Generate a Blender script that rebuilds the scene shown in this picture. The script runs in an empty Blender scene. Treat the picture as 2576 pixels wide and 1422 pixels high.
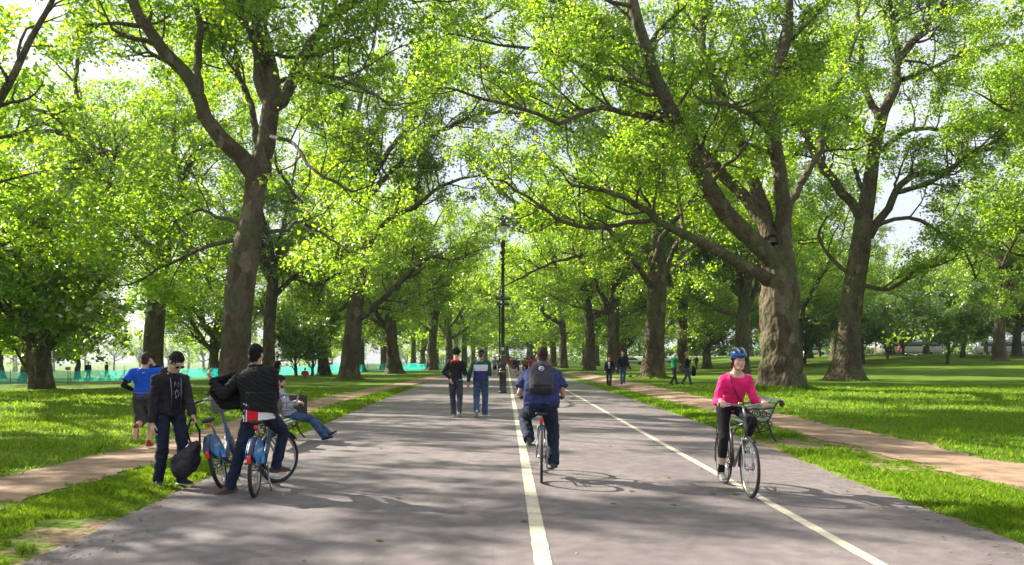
import bpy, bmesh, math, random
import numpy as np
from mathutils import Vector, Matrix, noise
R = math.radians
SC = bpy.context.scene
COL = SC.collection
random.seed(7)

# ------------------------------------------------------------------ camera
FPX, CX, HY, CAMH = 2000.0, 1288.0, 903.0, 1.62      # focal length and horizon in 2576-wide pixels
cd = bpy.data.cameras.new('camera'); cam = bpy.data.objects.new('camera', cd); COL.objects.link(cam)
cd.sensor_width = 36.0; cd.lens = 36.0 * FPX / 2576.0
cd.shift_y = (HY - 711.0) / 2576.0
cd.clip_start = 0.1; cd.clip_end = 5000
cam.location = (0, 0, CAMH); cam.rotation_euler = (R(90), 0, 0)
SC.camera = cam

# ------------------------------------------------------------------ sky, sun, exposure
SUN_EL, SUN_AZ = R(31), R(-62)                        # azimuth from +Y, negative = to the left
world = bpy.data.worlds.new('World'); SC.world = world; world.use_nodes = True
wn = world.node_tree; wn.nodes.clear()
wo = wn.nodes.new('ShaderNodeOutputWorld'); wb = wn.nodes.new('ShaderNodeBackground')
sk = wn.nodes.new('ShaderNodeTexSky'); sk.sky_type = 'NISHITA'; sk.sun_disc = False
sk.sun_elevation = SUN_EL; sk.sun_rotation = SUN_AZ; sk.air_density = 1.0; sk.dust_density = 2.6; sk.ozone_density = 1.0
wb.inputs['Strength'].default_value = 0.050
# thin bright summer veil: broken high cloud over the clear sky
wt = wn.nodes.new('ShaderNodeTexCoord'); wz = wn.nodes.new('ShaderNodeTexNoise'); wz.inputs['Scale'].default_value = 2.2; wz.inputs['Detail'].default_value = 6; wn.links.new(wt.outputs['Generated'], wz.inputs['Vector'])
wr = wn.nodes.new('ShaderNodeMapRange'); wr.inputs['From Min'].default_value = .3; wr.inputs['From Max'].default_value = .7; wr.inputs['To Min'].default_value = .35; wr.inputs['To Max'].default_value = .85; wn.links.new(wz.outputs['Fac'], wr.inputs['Value'])
wm = wn.nodes.new('ShaderNodeMix'); wm.data_type = 'RGBA'; wn.links.new(wr.outputs[0], wm.inputs[0]); wn.links.new(sk.outputs[0], wm.inputs[6]); wm.inputs[7].default_value = (8.2, 8.5, 9.4, 1)
wn.links.new(wm.outputs[2], wb.inputs[0]); wn.links.new(wb.outputs[0], wo.inputs[0])
sd = bpy.data.lights.new('sun', 'SUN'); sun = bpy.data.objects.new('sun', sd); COL.objects.link(sun)
sd.energy = 5.0; sd.angle = R(0.45); sd.color = (1.0, 0.93, 0.80)
sdir = Vector((math.sin(SUN_AZ) * math.cos(SUN_EL), math.cos(SUN_AZ) * math.cos(SUN_EL), math.sin(SUN_EL)))
sun.rotation_euler = sdir.to_track_quat('Z', 'Y').to_euler()
sun.location = (-40, 20, 40)
SC.view_settings.view_transform = 'Standard'; SC.view_settings.look = 'None'
SC.view_settings.gamma = 1.0; SC.view_settings.exposure = 1.6
SC.cycles.max_bounces = 8; SC.cycles.transparent_max_bounces = 8
SC.cycles.diffuse_bounces = 4; SC.cycles.transmission_bounces = 6; SC.cycles.volume_bounces = 0

# ------------------------------------------------------------------ helpers
def W(px, py, Y):
    return Vector(((px - CX) / FPX * Y, Y, CAMH - (py - HY) / FPX * Y))
def sm(a, b, x):
    t = min(1.0, max(0.0, (x - a) / (b - a))); return t * t * (3 - 2 * t)
def link(o, parent=None):
    COL.objects.link(o)
    if parent is not None: o.parent = parent
    return o
def tag(o, label=None, cat=None, group=None, kind=None):
    if label: o['label'] = label
    if cat: o['category'] = cat
    if group: o['group'] = group
    if kind: o['kind'] = kind
    return o
def empty(name, loc, rz=0.0, label=None, cat=None, group=None):
    o = bpy.data.objects.new(name, None); link(o); o.empty_display_size = .2
    o.location = loc; o.rotation_euler = (0, 0, rz)
    return tag(o, label, cat, group)
def copy_tree(o, parent=None):
    c = o.copy(); link(c, parent)
    for ch in list(o.children): copy_tree(ch, c)
    return c
def npmesh(name, V, counts, idx, mat=None, smooth=False):
    """V n*3; counts = vertices per face; idx = flat vertex indices"""
    me = bpy.data.meshes.new(name)
    V = np.asarray(V, dtype=np.float32); counts = np.asarray(counts, dtype=np.int32); idx = np.asarray(idx, dtype=np.int32)
    me.vertices.add(len(V)); me.vertices.foreach_set('co', V.ravel())
    me.loops.add(len(idx)); me.loops.foreach_set('vertex_index', idx)
    me.polygons.add(len(counts))
    st = np.zeros(len(counts), dtype=np.int32); st[1:] = np.cumsum(counts)[:-1]
    me.polygons.foreach_set('loop_start', st)
    if smooth: me.polygons.foreach_set('use_smooth', np.ones(len(counts), dtype=bool))
    if mat: me.materials.append(mat)
    me.update(calc_edges=True); me.validate()
    return me

# ------------------------------------------------------------------ materials
MATS = {}
def newmat(name):
    m = bpy.data.materials.new(name); m.use_nodes = True
    return m, m.node_tree.nodes, m.node_tree.links, m.node_tree.nodes['Principled BSDF']
def ramp(nt, pos_cols, interp='LINEAR'):
    r = nt.nodes.new('ShaderNodeValToRGB'); r.color_ramp.interpolation = interp
    els = r.color_ramp.elements
    while len(els) > 1: els.remove(els[-1])
    els[0].position = pos_cols[0][0]; els[0].color = (*pos_cols[0][1], 1)
    for p, c in pos_cols[1:]:
        e = els.new(p); e.color = (*c, 1)
    return r
def mat(name, col, rough=.6, metal=0.0, col2=None, scale=8.0, bump=0.0, bscale=40.0, stretch=None, spec=None, coat=0.0, detail=6, lo=.35, hi=.65, bdist=.01):
    if name in MATS: return MATS[name]
    m, N, L, P = newmat(name)
    P.inputs['Base Color'].default_value = (*col, 1); P.inputs['Roughness'].default_value = rough; P.inputs['Metallic'].default_value = metal
    if spec is not None: P.inputs['Specular IOR Level'].default_value = spec
    if coat: P.inputs['Coat Weight'].default_value = coat
    tc = N.new('ShaderNodeTexCoord'); mp = N.new('ShaderNodeMapping'); L.new(tc.outputs['Object'], mp.inputs[0])
    if stretch: mp.inputs['Scale'].default_value = stretch
    if col2 is None: col2 = tuple(c * .78 for c in col)
    n = N.new('ShaderNodeTexNoise'); n.inputs['Scale'].default_value = scale; n.inputs['Detail'].default_value = detail
    L.new(mp.outputs[0], n.inputs['Vector'])
    r = ramp(m.node_tree, [(lo, col), (hi, col2)]); L.new(n.outputs['Fac'], r.inputs[0]); L.new(r.outputs[0], P.inputs['Base Color'])
    if bump:
        n2 = N.new('ShaderNodeTexNoise'); n2.inputs['Scale'].default_value = bscale; n2.inputs['Detail'].default_value = 5
        L.new(mp.outputs[0], n2.inputs['Vector'])
        b = N.new('ShaderNodeBump'); b.inputs['Strength'].default_value = bump; b.inputs['Distance'].default_value = bdist
        L.new(n2.outputs['Fac'], b.inputs['Height']); L.new(b.outputs[0], P.inputs['Normal'])
    MATS[name] = m
    return m
def leafmat(name, cols, tcols, tmix=.5, gloss=.12):
    m, N, L, P = newmat(name)
    N.remove(P); out = N['Material Output']
    g = N.new('ShaderNodeNewGeometry')
    r1 = ramp(m.node_tree, [(i / (len(cols) - 1), c) for i, c in enumerate(cols)])
    r2 = ramp(m.node_tree, [(i / (len(tcols) - 1), c) for i, c in enumerate(tcols)])
    L.new(g.outputs['Random Per Island'], r1.inputs[0]); L.new(g.outputs['Random Per Island'], r2.inputs[0])
    d = N.new('ShaderNodeBsdfDiffuse'); t = N.new('ShaderNodeBsdfTranslucent'); gl = N.new('ShaderNodeBsdfGlossy')
    gl.inputs['Roughness'].default_value = .42; gl.inputs['Color'].default_value = (.9, .95, .9, 1)
    L.new(r1.outputs[0], d.inputs[0]); L.new(r2.outputs[0], t.inputs[0])
    mx = N.new('ShaderNodeMixShader'); mx.inputs[0].default_value = tmix
    L.new(d.outputs[0], mx.inputs[1]); L.new(t.outputs[0], mx.inputs[2])
    m2 = N.new('ShaderNodeMixShader'); m2.inputs[0].default_value = gloss
    fr = N.new('ShaderNodeFresnel'); fr.inputs[0].default_value = 1.4
    mu = N.new('ShaderNodeMath'); mu.operation = 'MULTIPLY'; mu.inputs[1].default_value = gloss * 8; mu.use_clamp = True
    L.new(fr.outputs[0], mu.inputs[0]); L.new(mu.outputs[0], m2.inputs[0])
    L.new(mx.outputs[0], m2.inputs[1]); L.new(gl.outputs[0], m2.inputs[2]); L.new(m2.outputs[0], out.inputs[0])
    MATS[name] = m
    return m
LEAF = leafmat('plane_leaf', [(.04, .095, .012), (.095, .165, .018), (.16, .22, .025)], [(.17, .38, .012), (.38, .61, .016), (.62, .78, .04)], .66, .012)
LEAF_DARK = leafmat('dark_leaf', [(.022, .06, .018), (.04, .09, .02)], [(.16, .32, .02), (.26, .42, .03)], .55, .03)
LEAF_MID = leafmat('lime_leaf', [(.04, .10, .012), (.07, .15, .02)], [(.28, .46, .014), (.42, .60, .03)], .62, .04)
GRASSB = leafmat('grass_blade', [(.05, .12, .012), (.09, .19, .02), (.15, .23, .04)], [(.22, .42, .01), (.34, .54, .02), (.46, .58, .06)], .5, .0)

def barkmat():
    m, N, L, P = newmat('plane_bark')
    tc = N.new('ShaderNodeTexCoord')
    mp = N.new('ShaderNodeMapping'); mp.inputs['Scale'].default_value = (1, 1, .6); L.new(tc.outputs['Object'], mp.inputs[0])
    n = N.new('ShaderNodeTexNoise'); n.inputs['Scale'].default_value = 3.2; n.inputs['Detail'].default_value = 8; n.inputs['Roughness'].default_value = .62
    L.new(mp.outputs[0], n.inputs['Vector'])
    r = ramp(m.node_tree, [(.30, (.03, .020, .014)), (.42, (.085, .058, .038)), (.50, (.135, .096, .062)), (.57, (.075, .055, .038)), (.66, (.21, .165, .115)), (.75, (.11, .09, .055))])
    L.new(n.outputs['Fac'], r.inputs[0])
    n3 = N.new('ShaderNodeTexNoise'); n3.inputs['Scale'].default_value = .9; n3.inputs['Detail'].default_value = 4
    L.new(tc.outputs['Object'], n3.inputs['Vector'])
    r3 = ramp(m.node_tree, [(.45, (0, 0, 0)), (.68, (.75, .75, .75))]); L.new(n3.outputs['Fac'], r3.inputs[0])
    vp = N.new('ShaderNodeTexVoronoi'); vp.inputs['Scale'].default_value = 3.4; wv = N.new('ShaderNodeMix'); wv.data_type = 'VECTOR'; wv.inputs[0].default_value = .22; L.new(mp.outputs[0], wv.inputs[4]); L.new(n.outputs['Color'], wv.inputs[5]); L.new(wv.outputs[1], vp.inputs['Vector'])
    sx = N.new('ShaderNodeSeparateColor'); L.new(vp.outputs['Color'], sx.inputs[0])
    rv = ramp(m.node_tree, [(0, (.05, .034, .023)), (.3, (.10, .074, .048)), (.55, (.15, .12, .08)), (.8, (.08, .07, .042)), (.93, (.25, .21, .145))], 'CONSTANT'); L.new(sx.outputs[0], rv.inputs[0])
    mv = N.new('ShaderNodeMix'); mv.data_type = 'RGBA'; mv.inputs[0].default_value = .5; L.new(r.outputs[0], mv.inputs[6]); L.new(rv.outputs[0], mv.inputs[7])
    mx = N.new('ShaderNodeMix'); mx.data_type = 'RGBA'
    L.new(r3.outputs[0], mx.inputs['Factor']); L.new(mv.outputs[2], mx.inputs[6]); mx.inputs[7].default_value = (.09, .105, .04, 1)
    L.new(mx.outputs[2], P.inputs['Base Color'])
    P.inputs['Roughness'].default_value = .9; P.inputs['Specular IOR Level'].default_value = .2
    v = N.new('ShaderNodeTexVoronoi'); v.inputs['Scale'].default_value = 7; v.feature = 'SMOOTH_F1'
    L.new(mp.outputs[0], v.inputs['Vector'])
    ad = N.new('ShaderNodeMath'); ad.operation = 'ADD'; L.new(n.outputs['Fac'], ad.inputs[0]); L.new(v.outputs['Distance'], ad.inputs[1])
    n4 = N.new('ShaderNodeTexNoise'); n4.inputs['Scale'].default_value = 30; n4.inputs['Detail'].default_value = 5; L.new(mp.outputs[0], n4.inputs['Vector'])
    a2 = N.new('ShaderNodeMath'); a2.operation = 'MULTIPLY_ADD'; a2.inputs[1].default_value = .35
    L.new(n4.outputs['Fac'], a2.inputs[0]); L.new(ad.outputs[0], a2.inputs[2])
    b = N.new('ShaderNodeBump'); b.inputs['Strength'].default_value = 1; b.inputs['Distance'].default_value = .14
    L.new(a2.outputs[0], b.inputs['Height']); L.new(b.outputs[0], P.inputs['Normal'])
    return m
BARK = barkmat()

# ------------------------------------------------------------------ terrain, road and paths
RY = [-12, 6.2, 10, 15, 23, 37, 65, 110, 320]
RXL = [-3.6, -3.83, -4.05, -4.4, -4.75, -5.3, -6.0, -6.3, -7.2]
RXR = [4.4, 4.42, 4.45, 4.68, 4.74, 4.75, 4.7, 4.3, 2.6]
def xl(y): return float(np.interp(y, RY, RXL))
def xr(y): return float(np.interp(y, RY, RXR))
def H(x, y):
    h = 0.0
    h += sm(5.2, 7.0, x) * sm(16, 45, y) * .20
    h += sm(16, 60, x) * sm(40, 125, y) * 2.1
    h -= sm(13, 45, -x) * sm(20, 70, y) * .45
    h -= sm(14, 60, -x) * max(0.0, min(y, 500) - 70) * .0135
    e = max(xl(y) - x, x - xr(y))
    v = sm(0, .35, e)
    h += .03 * v - .012 * (1 - v)
    f = sm(.3, 3, e)
    h += f * (.05 * noise.noise(Vector((x * .35, y * .35, 0))) + .02 * noise.noise(Vector((x * 1.3, y * 1.3, 3))))
    return h

def terrain():
    def axis(segs):
        out = []
        for a, b, s in segs: out += list(np.arange(a, b, s))
        return np.array(out)
    xs = axis([(-900, -200, 35), (-200, -60, 8), (-60, -16, 1.5), (-16, -8, .5), (-8, -3.2, .1), (-3.2, 4, 1.2), (4, 9, .1), (9, 16, .5), (16, 60, 1.5), (60, 200, 8), (200, 901, 35)])
    ys = axis([(-60, 4, 4), (4, 14, .15), (14, 30, .35), (30, 60, 1), (60, 140, 3), (140, 400, 12), (400, 1500, 60)])
    nx, ny = len(xs), len(ys)
    V = np.array([(x, y, H(x, y)) for y in ys for x in xs])
    i = np.arange((ny - 1) * nx).reshape(ny - 1, nx)[:, :-1].ravel()
    F = np.stack([i, i + 1, i + nx + 1, i + nx], 1)
    m, N, L, P = newmat('lawn')
    tc = N.new('ShaderNodeTexCoord')
    def nz(s, d=6):
        n = N.new('ShaderNodeTexNoise'); n.inputs['Scale'].default_value = s; n.inputs['Detail'].default_value = d
        L.new(tc.outputs['Object'], n.inputs['Vector']); return n
    n1, n2, n3 = nz(.5), nz(14, 8), nz(3, 5)
    r1 = ramp(m.node_tree, [(.3, (.075, .13, .012)), (.5, (.11, .19, .016)), (.7, (.17, .24, .03))])
    L.new(n1.outputs['Fac'], r1.inputs[0])
    r2 = ramp(m.node_tree, [(.3, (.45, .45, .45)), (.7, (1.35, 1.35, 1.3))]); L.new(n2.outputs['Fac'], r2.inputs[0])
    mul = N.new('ShaderNodeMix'); mul.data_type = 'RGBA'; mul.blend_type = 'MULTIPLY'; mul.inputs[0].default_value = 1
    L.new(r1.outputs[0], mul.inputs[6]); L.new(r2.outputs[0], mul.inputs[7])
    at = N.new('ShaderNodeAttribute'); at.attribute_name = 'earth'
    s1 = N.new('ShaderNodeMath'); s1.operation = 'ADD'; L.new(at.outputs['Fac'], s1.inputs[0]); L.new(n3.outputs['Fac'], s1.inputs[1])
    s2 = N.new('ShaderNodeMath'); s2.operation = 'MULTIPLY_ADD'; s2.inputs[1].default_value = .3; L.new(n2.outputs['Fac'], s2.inputs[0]); L.new(s1.outputs[0], s2.inputs[2])
    r3 = ramp(m.node_tree, [(.5, (0, 0, 0)), (.62, (1, 1, 1))])
    s3 = N.new('ShaderNodeMath'); s3.operation = 'MULTIPLY'; s3.inputs[1].default_value = .5; L.new(s2.outputs[0], s3.inputs[0]); L.new(s3.outputs[0], r3.inputs[0])
    mx = N.new('ShaderNodeMix'); mx.data_type = 'RGBA'; L.new(r3.outputs[0], mx.inputs[0]); L.new(mul.outputs[2], mx.inputs[6])
    re = ramp(m.node_tree, [(.3, (.20, .13, .08)), (.7, (.36, .26, .17))]); L.new(n2.outputs['Fac'], re.inputs[0]); L.new(re.outputs[0], mx.inputs[7])
    L.new(mx.outputs[2], P.inputs['Base Color']); P.inputs['Roughness'].default_value = 1; P.inputs['Specular IOR Level'].default_value = .1
    b = N.new('ShaderNodeBump'); b.inputs['Strength'].default_value = .8; b.inputs['Distance'].default_value = .05
    L.new(n2.outputs['Fac'], b.inputs['Height']); L.new(b.outputs[0], P.inputs['Normal'])
    me = npmesh('grass_ground', V, np.full(len(F), 4), F.ravel(), m, True)
    a = me.attributes.new('earth', 'FLOAT', 'POINT')
    a.data.foreach_set('value', np.array([earth(x, y) for x, y, z in V], dtype=np.float32))
    o = link(bpy.data.objects.new('ground', me)); tag(o, kind='structure')
def earth(x, y):
    """how bare the soil is: worn strips along the road's edges, round the benches and the paths' shoulders"""
    e = max(xl(y) - x, x - xr(y))
    v = .55 * math.exp(-(e / .13) ** 2) if e > 0 else .4
    v += .62 * math.exp(-((x + 4.7) / .65) ** 2 - ((y - 15.2) / 1.3) ** 2)
    v += .60 * math.exp(-((x - 5.3) / .75) ** 2 - ((y - 14.9) / 1.5) ** 2)
    v += .5 * math.exp(-((x - 5.5) / .5) ** 2 - ((y - 11.8) / 1.3) ** 2)
    v += .5 * math.exp(-((x + 4.25) / .4) ** 2 - ((y - 7.2) / .9) ** 2)
    v += .42 * math.exp(-((x + 4.5) / .35) ** 2 - ((y - 9.9) / .5) ** 2)
    for ys_, xs_, w in (PL, PR):
        c = float(np.interp(y, ys_, xs_)); d = abs(x - c) - w
        v += .38 * math.exp(-(max(0, d) / .22) ** 2) if y < 75 else 0
    return min(v, .9)
PL = ([-12, 6, 10, 14, 18, 22, 28, 38, 52, 70], [-6.3, -6.25, -6.15, -6.05, -6.15, -6.55, -6.9, -6.95, -6.7, -6.6], .72)
PR = ([-12, 8, 12, 17, 22, 30, 45, 60, 90], [6.95, 6.95, 6.9, 6.85, 6.75, 6.6, 6.45, 6.4, 6.2], .80)

def strip(name, ysamp, fl, fr, mat_, zoff, nacross=6, smooth=True, seed=0, rag=.0, ragf=1.0):
    V = []; F = []
    for y in ysamp:
        a, b = fl(y), fr(y)
        a += rag * noise.noise(Vector((seed, y * 1.6 * ragf, 0))) + rag * .6 * noise.noise(Vector((seed, y * 6 * ragf, 5)))
        b += rag * noise.noise(Vector((seed + 9, y * 1.6 * ragf, 0))) + rag * .6 * noise.noise(Vector((seed + 9, y * 6 * ragf, 5)))
        for i in range(nacross + 1):
            x = a + (b - a) * i / nacross
            V.append((x, y, (H(x, y) if zoff[0] == 'H' else 0) + zoff[1]))
    n = nacross + 1
    for j in range(len(ysamp) - 1):
        for i in range(nacross):
            k = j * n + i; F.append((k, k + 1, k + n + 1, k + n))
    me = npmesh(name, V, [4] * len(F), np.array(F).ravel(), mat_, smooth)
    return tag(link(bpy.data.objects.new(name, me)), kind='structure')

def setting():
    terrain()
    m, N, L, P = newmat('asphalt')
    tc = N.new('ShaderNodeTexCoord')
    def nz(s, d=6, v=None):
        n = N.new('ShaderNodeTexNoise'); n.inputs['Scale'].default_value = s; n.inputs['Detail'].default_value = d
        L.new(v or tc.outputs['Object'], n.inputs['Vector']); return n
    a, b_, c = nz(160, 3), nz(.55, 6), nz(5, 8)
    r1 = ramp(m.node_tree, [(.30, (.09, .077, .078)), (.45, (.165, .142, .142)), (.58, (.215, .186, .184)), (.72, (.36, .315, .31))]); L.new(a.outputs['Fac'], r1.inputs[0])
    r2 = ramp(m.node_tree, [(.3, (.80, .78, .79)), (.7, (1.15, 1.13, 1.1))]); L.new(b_.outputs['Fac'], r2.inputs[0])
    r4 = ramp(m.node_tree, [(.35, (.80, .80, .80)), (.65, (1.12, 1.12, 1.12))]); L.new(c.outputs['Fac'], r4.inputs[0])
    mu = N.new('ShaderNodeMix'); mu.data_type = 'RGBA'; mu.blend_type = 'MULTIPLY'; mu.inputs[0].default_value = 1
    L.new(r1.outputs[0], mu.inputs[6]); L.new(r2.outputs[0], mu.inputs[7])
    mu2 = N.new('ShaderNodeMix'); mu2.data_type = 'RGBA'; mu2.blend_type = 'MULTIPLY'; mu2.inputs[0].default_value = 1
    L.new(mu.outputs[2], mu2.inputs[6]); L.new(r4.outputs[0], mu2.inputs[7]); 
    v = N.new('ShaderNodeTexVoronoi'); v.feature = 'DISTANCE_TO_EDGE'; v.inputs['Scale'].default_value = .42
    wa = N.new('ShaderNodeMix'); wa.data_type = 'VECTOR'; wa.inputs[0].default_value = .10; L.new(tc.outputs['Object'], wa.inputs[4]); n9 = nz(1.6, 5); L.new(n9.outputs['Color'], wa.inputs[5])
    sc9 = N.new('ShaderNodeVectorMath'); sc9.operation = 'SCALE'; sc9.inputs[3].default_value = 1.0; L.new(wa.outputs[1], sc9.inputs[0]); L.new(sc9.outputs[0], v.inputs['Vector'])
    rc = ramp(m.node_tree, [(0, (.90, .90, .90)), (.002, (.97, .97, .97)), (.003, (1, 1, 1))]); L.new(v.outputs['Distance'], rc.inputs[0])
    pc = nz(.22, 2); rp = ramp(m.node_tree, [(.55, (1, 1, 1)), (.57, (.93, .93, .935))]); L.new(pc.outputs['Fac'], rp.inputs[0])
    m3 = N.new('ShaderNodeMix'); m3.data_type = 'RGBA'; m3.blend_type = 'MULTIPLY'; m3.inputs[0].default_value = 1; L.new(mu2.outputs[2], m3.inputs[6]); L.new(rc.outputs[0], m3.inputs[7])
    m4 = N.new('ShaderNodeMix'); m4.data_type = 'RGBA'; m4.blend_type = 'MULTIPLY'; m4.inputs[0].default_value = 1; L.new(m3.outputs[2], m4.inputs[6]); L.new(rp.outputs[0], m4.inputs[7])
    L.new(m4.outputs[2], P.inputs['Base Color'])
    P.inputs['Roughness'].default_value = .78; P.inputs['Specular IOR Level'].default_value = .35
    bp = N.new('ShaderNodeBump'); bp.inputs['Strength'].default_value = .5; bp.inputs['Distance'].default_value = .006
    L.new(a.outputs['Fac'], bp.inputs['Height']); L.new(bp.outputs[0], P.inputs['Normal'])
    yr = list(np.arange(-12, 30, .12)) + list(np.arange(30, 80, .5)) + list(np.arange(80, 321, 4))
    strip('road', yr, xl, xr, m, ('0', .012), 8, True, 3, .05)
    d = mat('footpath_earth', (.36, .235, .15), .95, col2=(.21, .135, .085), scale=3.0, bump=.7, bscale=35, bdist=.02, detail=9)
    yl = list(np.arange(-12, 30, .12)) + list(np.arange(30, 75, .5))
    strip('footpath', yl, lambda y: np.interp(y, PL[0], PL[1]) - PL[2], lambda y: np.interp(y, PL[0], PL[1]) + PL[2], d, ('H', .012), 14, True, 21, .22, .7)
    yp = list(np.arange(-12, 30, .12)) + list(np.arange(30, 88, .5))
    strip('footpath', yp, lambda y: np.interp(y, PR[0], PR[1]) - PR[2], lambda y: np.interp(y, PR[0], PR[1]) + PR[2], d, ('H', .012), 14, True, 51, .22, .7)
    pt = mat('line_paint', (.52, .465, .35), .75, col2=(.36, .32, .25), scale=30, bump=.4, bscale=150, lo=.50, hi=.68, bdist=.004, detail=10)
    cy = [-12, 6.24, 16.4, 30, 57, 120, 320]; cxx = [.26, .245, .18, .06, -.14, -.5, -2.4]
    yy = list(np.arange(-12, 30, .04)) + list(np.arange(30, 120, .5)) + list(np.arange(120, 320, 5))
    strip('road_marking', yy, lambda y: np.interp(y, cy, cxx) - .07, lambda y: np.interp(y, cy, cxx) + .07, pt, ('0', .016), 1, True, 70, .007, 2.5)
    ry = [-12, 9.6, 40, 90, 320]; rx = [2.9, 2.87, 2.8, 2.6, .6]
    strip('road_marking', yy, lambda y: np.interp(y, ry, rx) - .055, lambda y: np.interp(y, ry, rx) + .055, pt, ('0', .016), 1, True, 80, .007, 2.5)

def litter():
    rng = np.random.default_rng(9); C = []
    for _ in range(5200):
        y = 5.8 + 30 * rng.random() ** 2; s = rng.integers(0, 3)
        x = xl(y) + abs(rng.normal(0, .35)) - .1 if s == 0 else (xr(y) - abs(rng.normal(0, .35)) + .1 if s == 1 else rng.uniform(-7.5, 8))
        if s == 2 and rng.random() < .6: continue
        z = .018 if xl(y) < x < xr(y) else H(x, y) + .02
        C.append((x, y, z))
    C = np.array(C); n = len(C); a = rng.uniform(0, 6.28, n); s = rng.uniform(.006, .022, n)
    u = np.stack([np.cos(a), np.sin(a), rng.normal(0, .2, n)], 1) * s[:, None]; v = np.stack([-np.sin(a), np.cos(a), rng.normal(0, .2, n)], 1) * (s * rng.uniform(.2, .8, n))[:, None]
    V = np.stack([C - u, C + v, C + u, C - v], 1).reshape(-1, 3)
    tag(link(bpy.data.objects.new('leaf_litter', npmesh('leaf_litter', V, np.full(n, 4), np.arange(4 * n), mat('litter', (.16, .10, .05), .8, col2=(.30, .24, .12), scale=3)))), kind='stuff', label='scattered dry leaf litter and twigs on road and verges', cat='leaf litter')
def grass():
    rng = np.random.default_rng(5)
    P = []; Hh = []; Wd = []
    def add(n, x0, x1, y0, y1, h, w, fill=1.0):
        x = rng.uniform(x0, x1, n); y = rng.uniform(y0, y1, n)
        vis = (np.abs(x) / np.maximum(y, .1) < .70)
        x, y = x[vis], y[vis]
        for a, b in zip(x, y):
            e = max(xl(b) - a, a - xr(b))
            if e < .02: continue
            q = noise.noise(Vector((a * 1.1, b * 1.1, 7))); q2 = noise.noise(Vector((a * 4, b * 4, 2)))
            ev = earth(a, b)
            if ev + .35 * q2 + .25 * q > .36: continue
            skip = False
            for ys_, xs_, wd in (PL, PR):
                if b < 70 and abs(a - float(np.interp(b, ys_, xs_))) < wd - .08 + .18 * q2: skip = True
            if skip: continue
            P.append((a, b, H(a, b) - .01)); Hh.append(h * (.75 + .9 * max(0, q + .2) + .6 * q2) * random.uniform(.45, 1.35)); Wd.append(w)
    add(60000, -6.5, -3.7, 5.6, 12, .062, .007)
    add(60000, 4.3, 6.6, 5.6, 13, .068, .007)
    add(20000, -6, -4, 12, 22, .085, .014)
    add(22000, 4.5, 6.4, 13, 24, .09, .014)
    add(22000, -14, -6.2, 9.5, 22, .08, .016)
    add(24000, 6.9, 14.5, 10, 22, .08, .016)
    add(26000, -26, -6.5, 22, 42, .09, .03)
    add(26000, 7, 27, 22, 42, .09, .03)
    add(14000, -6.5, -4.6, 22, 45, .09, .025); add(8000, 4.6, 6.2, 24, 50, .08, .025)
    for tx, ty, r0, n in [(-10.15, 29, .75, 2600), (12.5, 37, 1.15, 3600), (20.97, 50, .95, 1800), (-12.04, 59, .8, 1200), (9.9, 56, .9, 1200), (-24.4, 54, .8, 900)]:
        for _ in range(n):
            t = rng.uniform(0, 6.28); q = r0 + abs(rng.normal(0, .35)); a, b = tx + q * math.cos(t), ty + q * math.sin(t)
            P.append((a, b, H(a, b) - .02)); Hh.append(.24 * math.exp(-(q - r0) / .4) * rng.uniform(.4, 1.3) + .06); Wd.append(.03)
    P = np.array(P); Hh = np.array(Hh)[:, None]; Wd = np.array(Wd)[:, None]; n = len(P)
    th = rng.uniform(0, 6.28, n); d = np.stack([np.cos(th), np.sin(th), np.zeros(n)], 1)
    ln = rng.normal(0, .45, (n, 3)); ln[:, 2] = 1
    mid = P + ln * [.25, .25, .6] * Hh; tip = P + ln * Hh
    V = np.stack([P - d * Wd / 2, P + d * Wd / 2, mid + d * Wd * .4, tip, mid - d * Wd * .4], 1).reshape(-1, 3)
    i = np.arange(n)[:, None] * 5
    me = npmesh('grass', V, np.full(n, 5), (i + np.arange(5)).ravel(), GRASSB)
    tag(link(bpy.data.objects.new('grass', me)), kind='stuff', label='short green lawn and verge grass along the road and paths', cat='grass')
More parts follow.
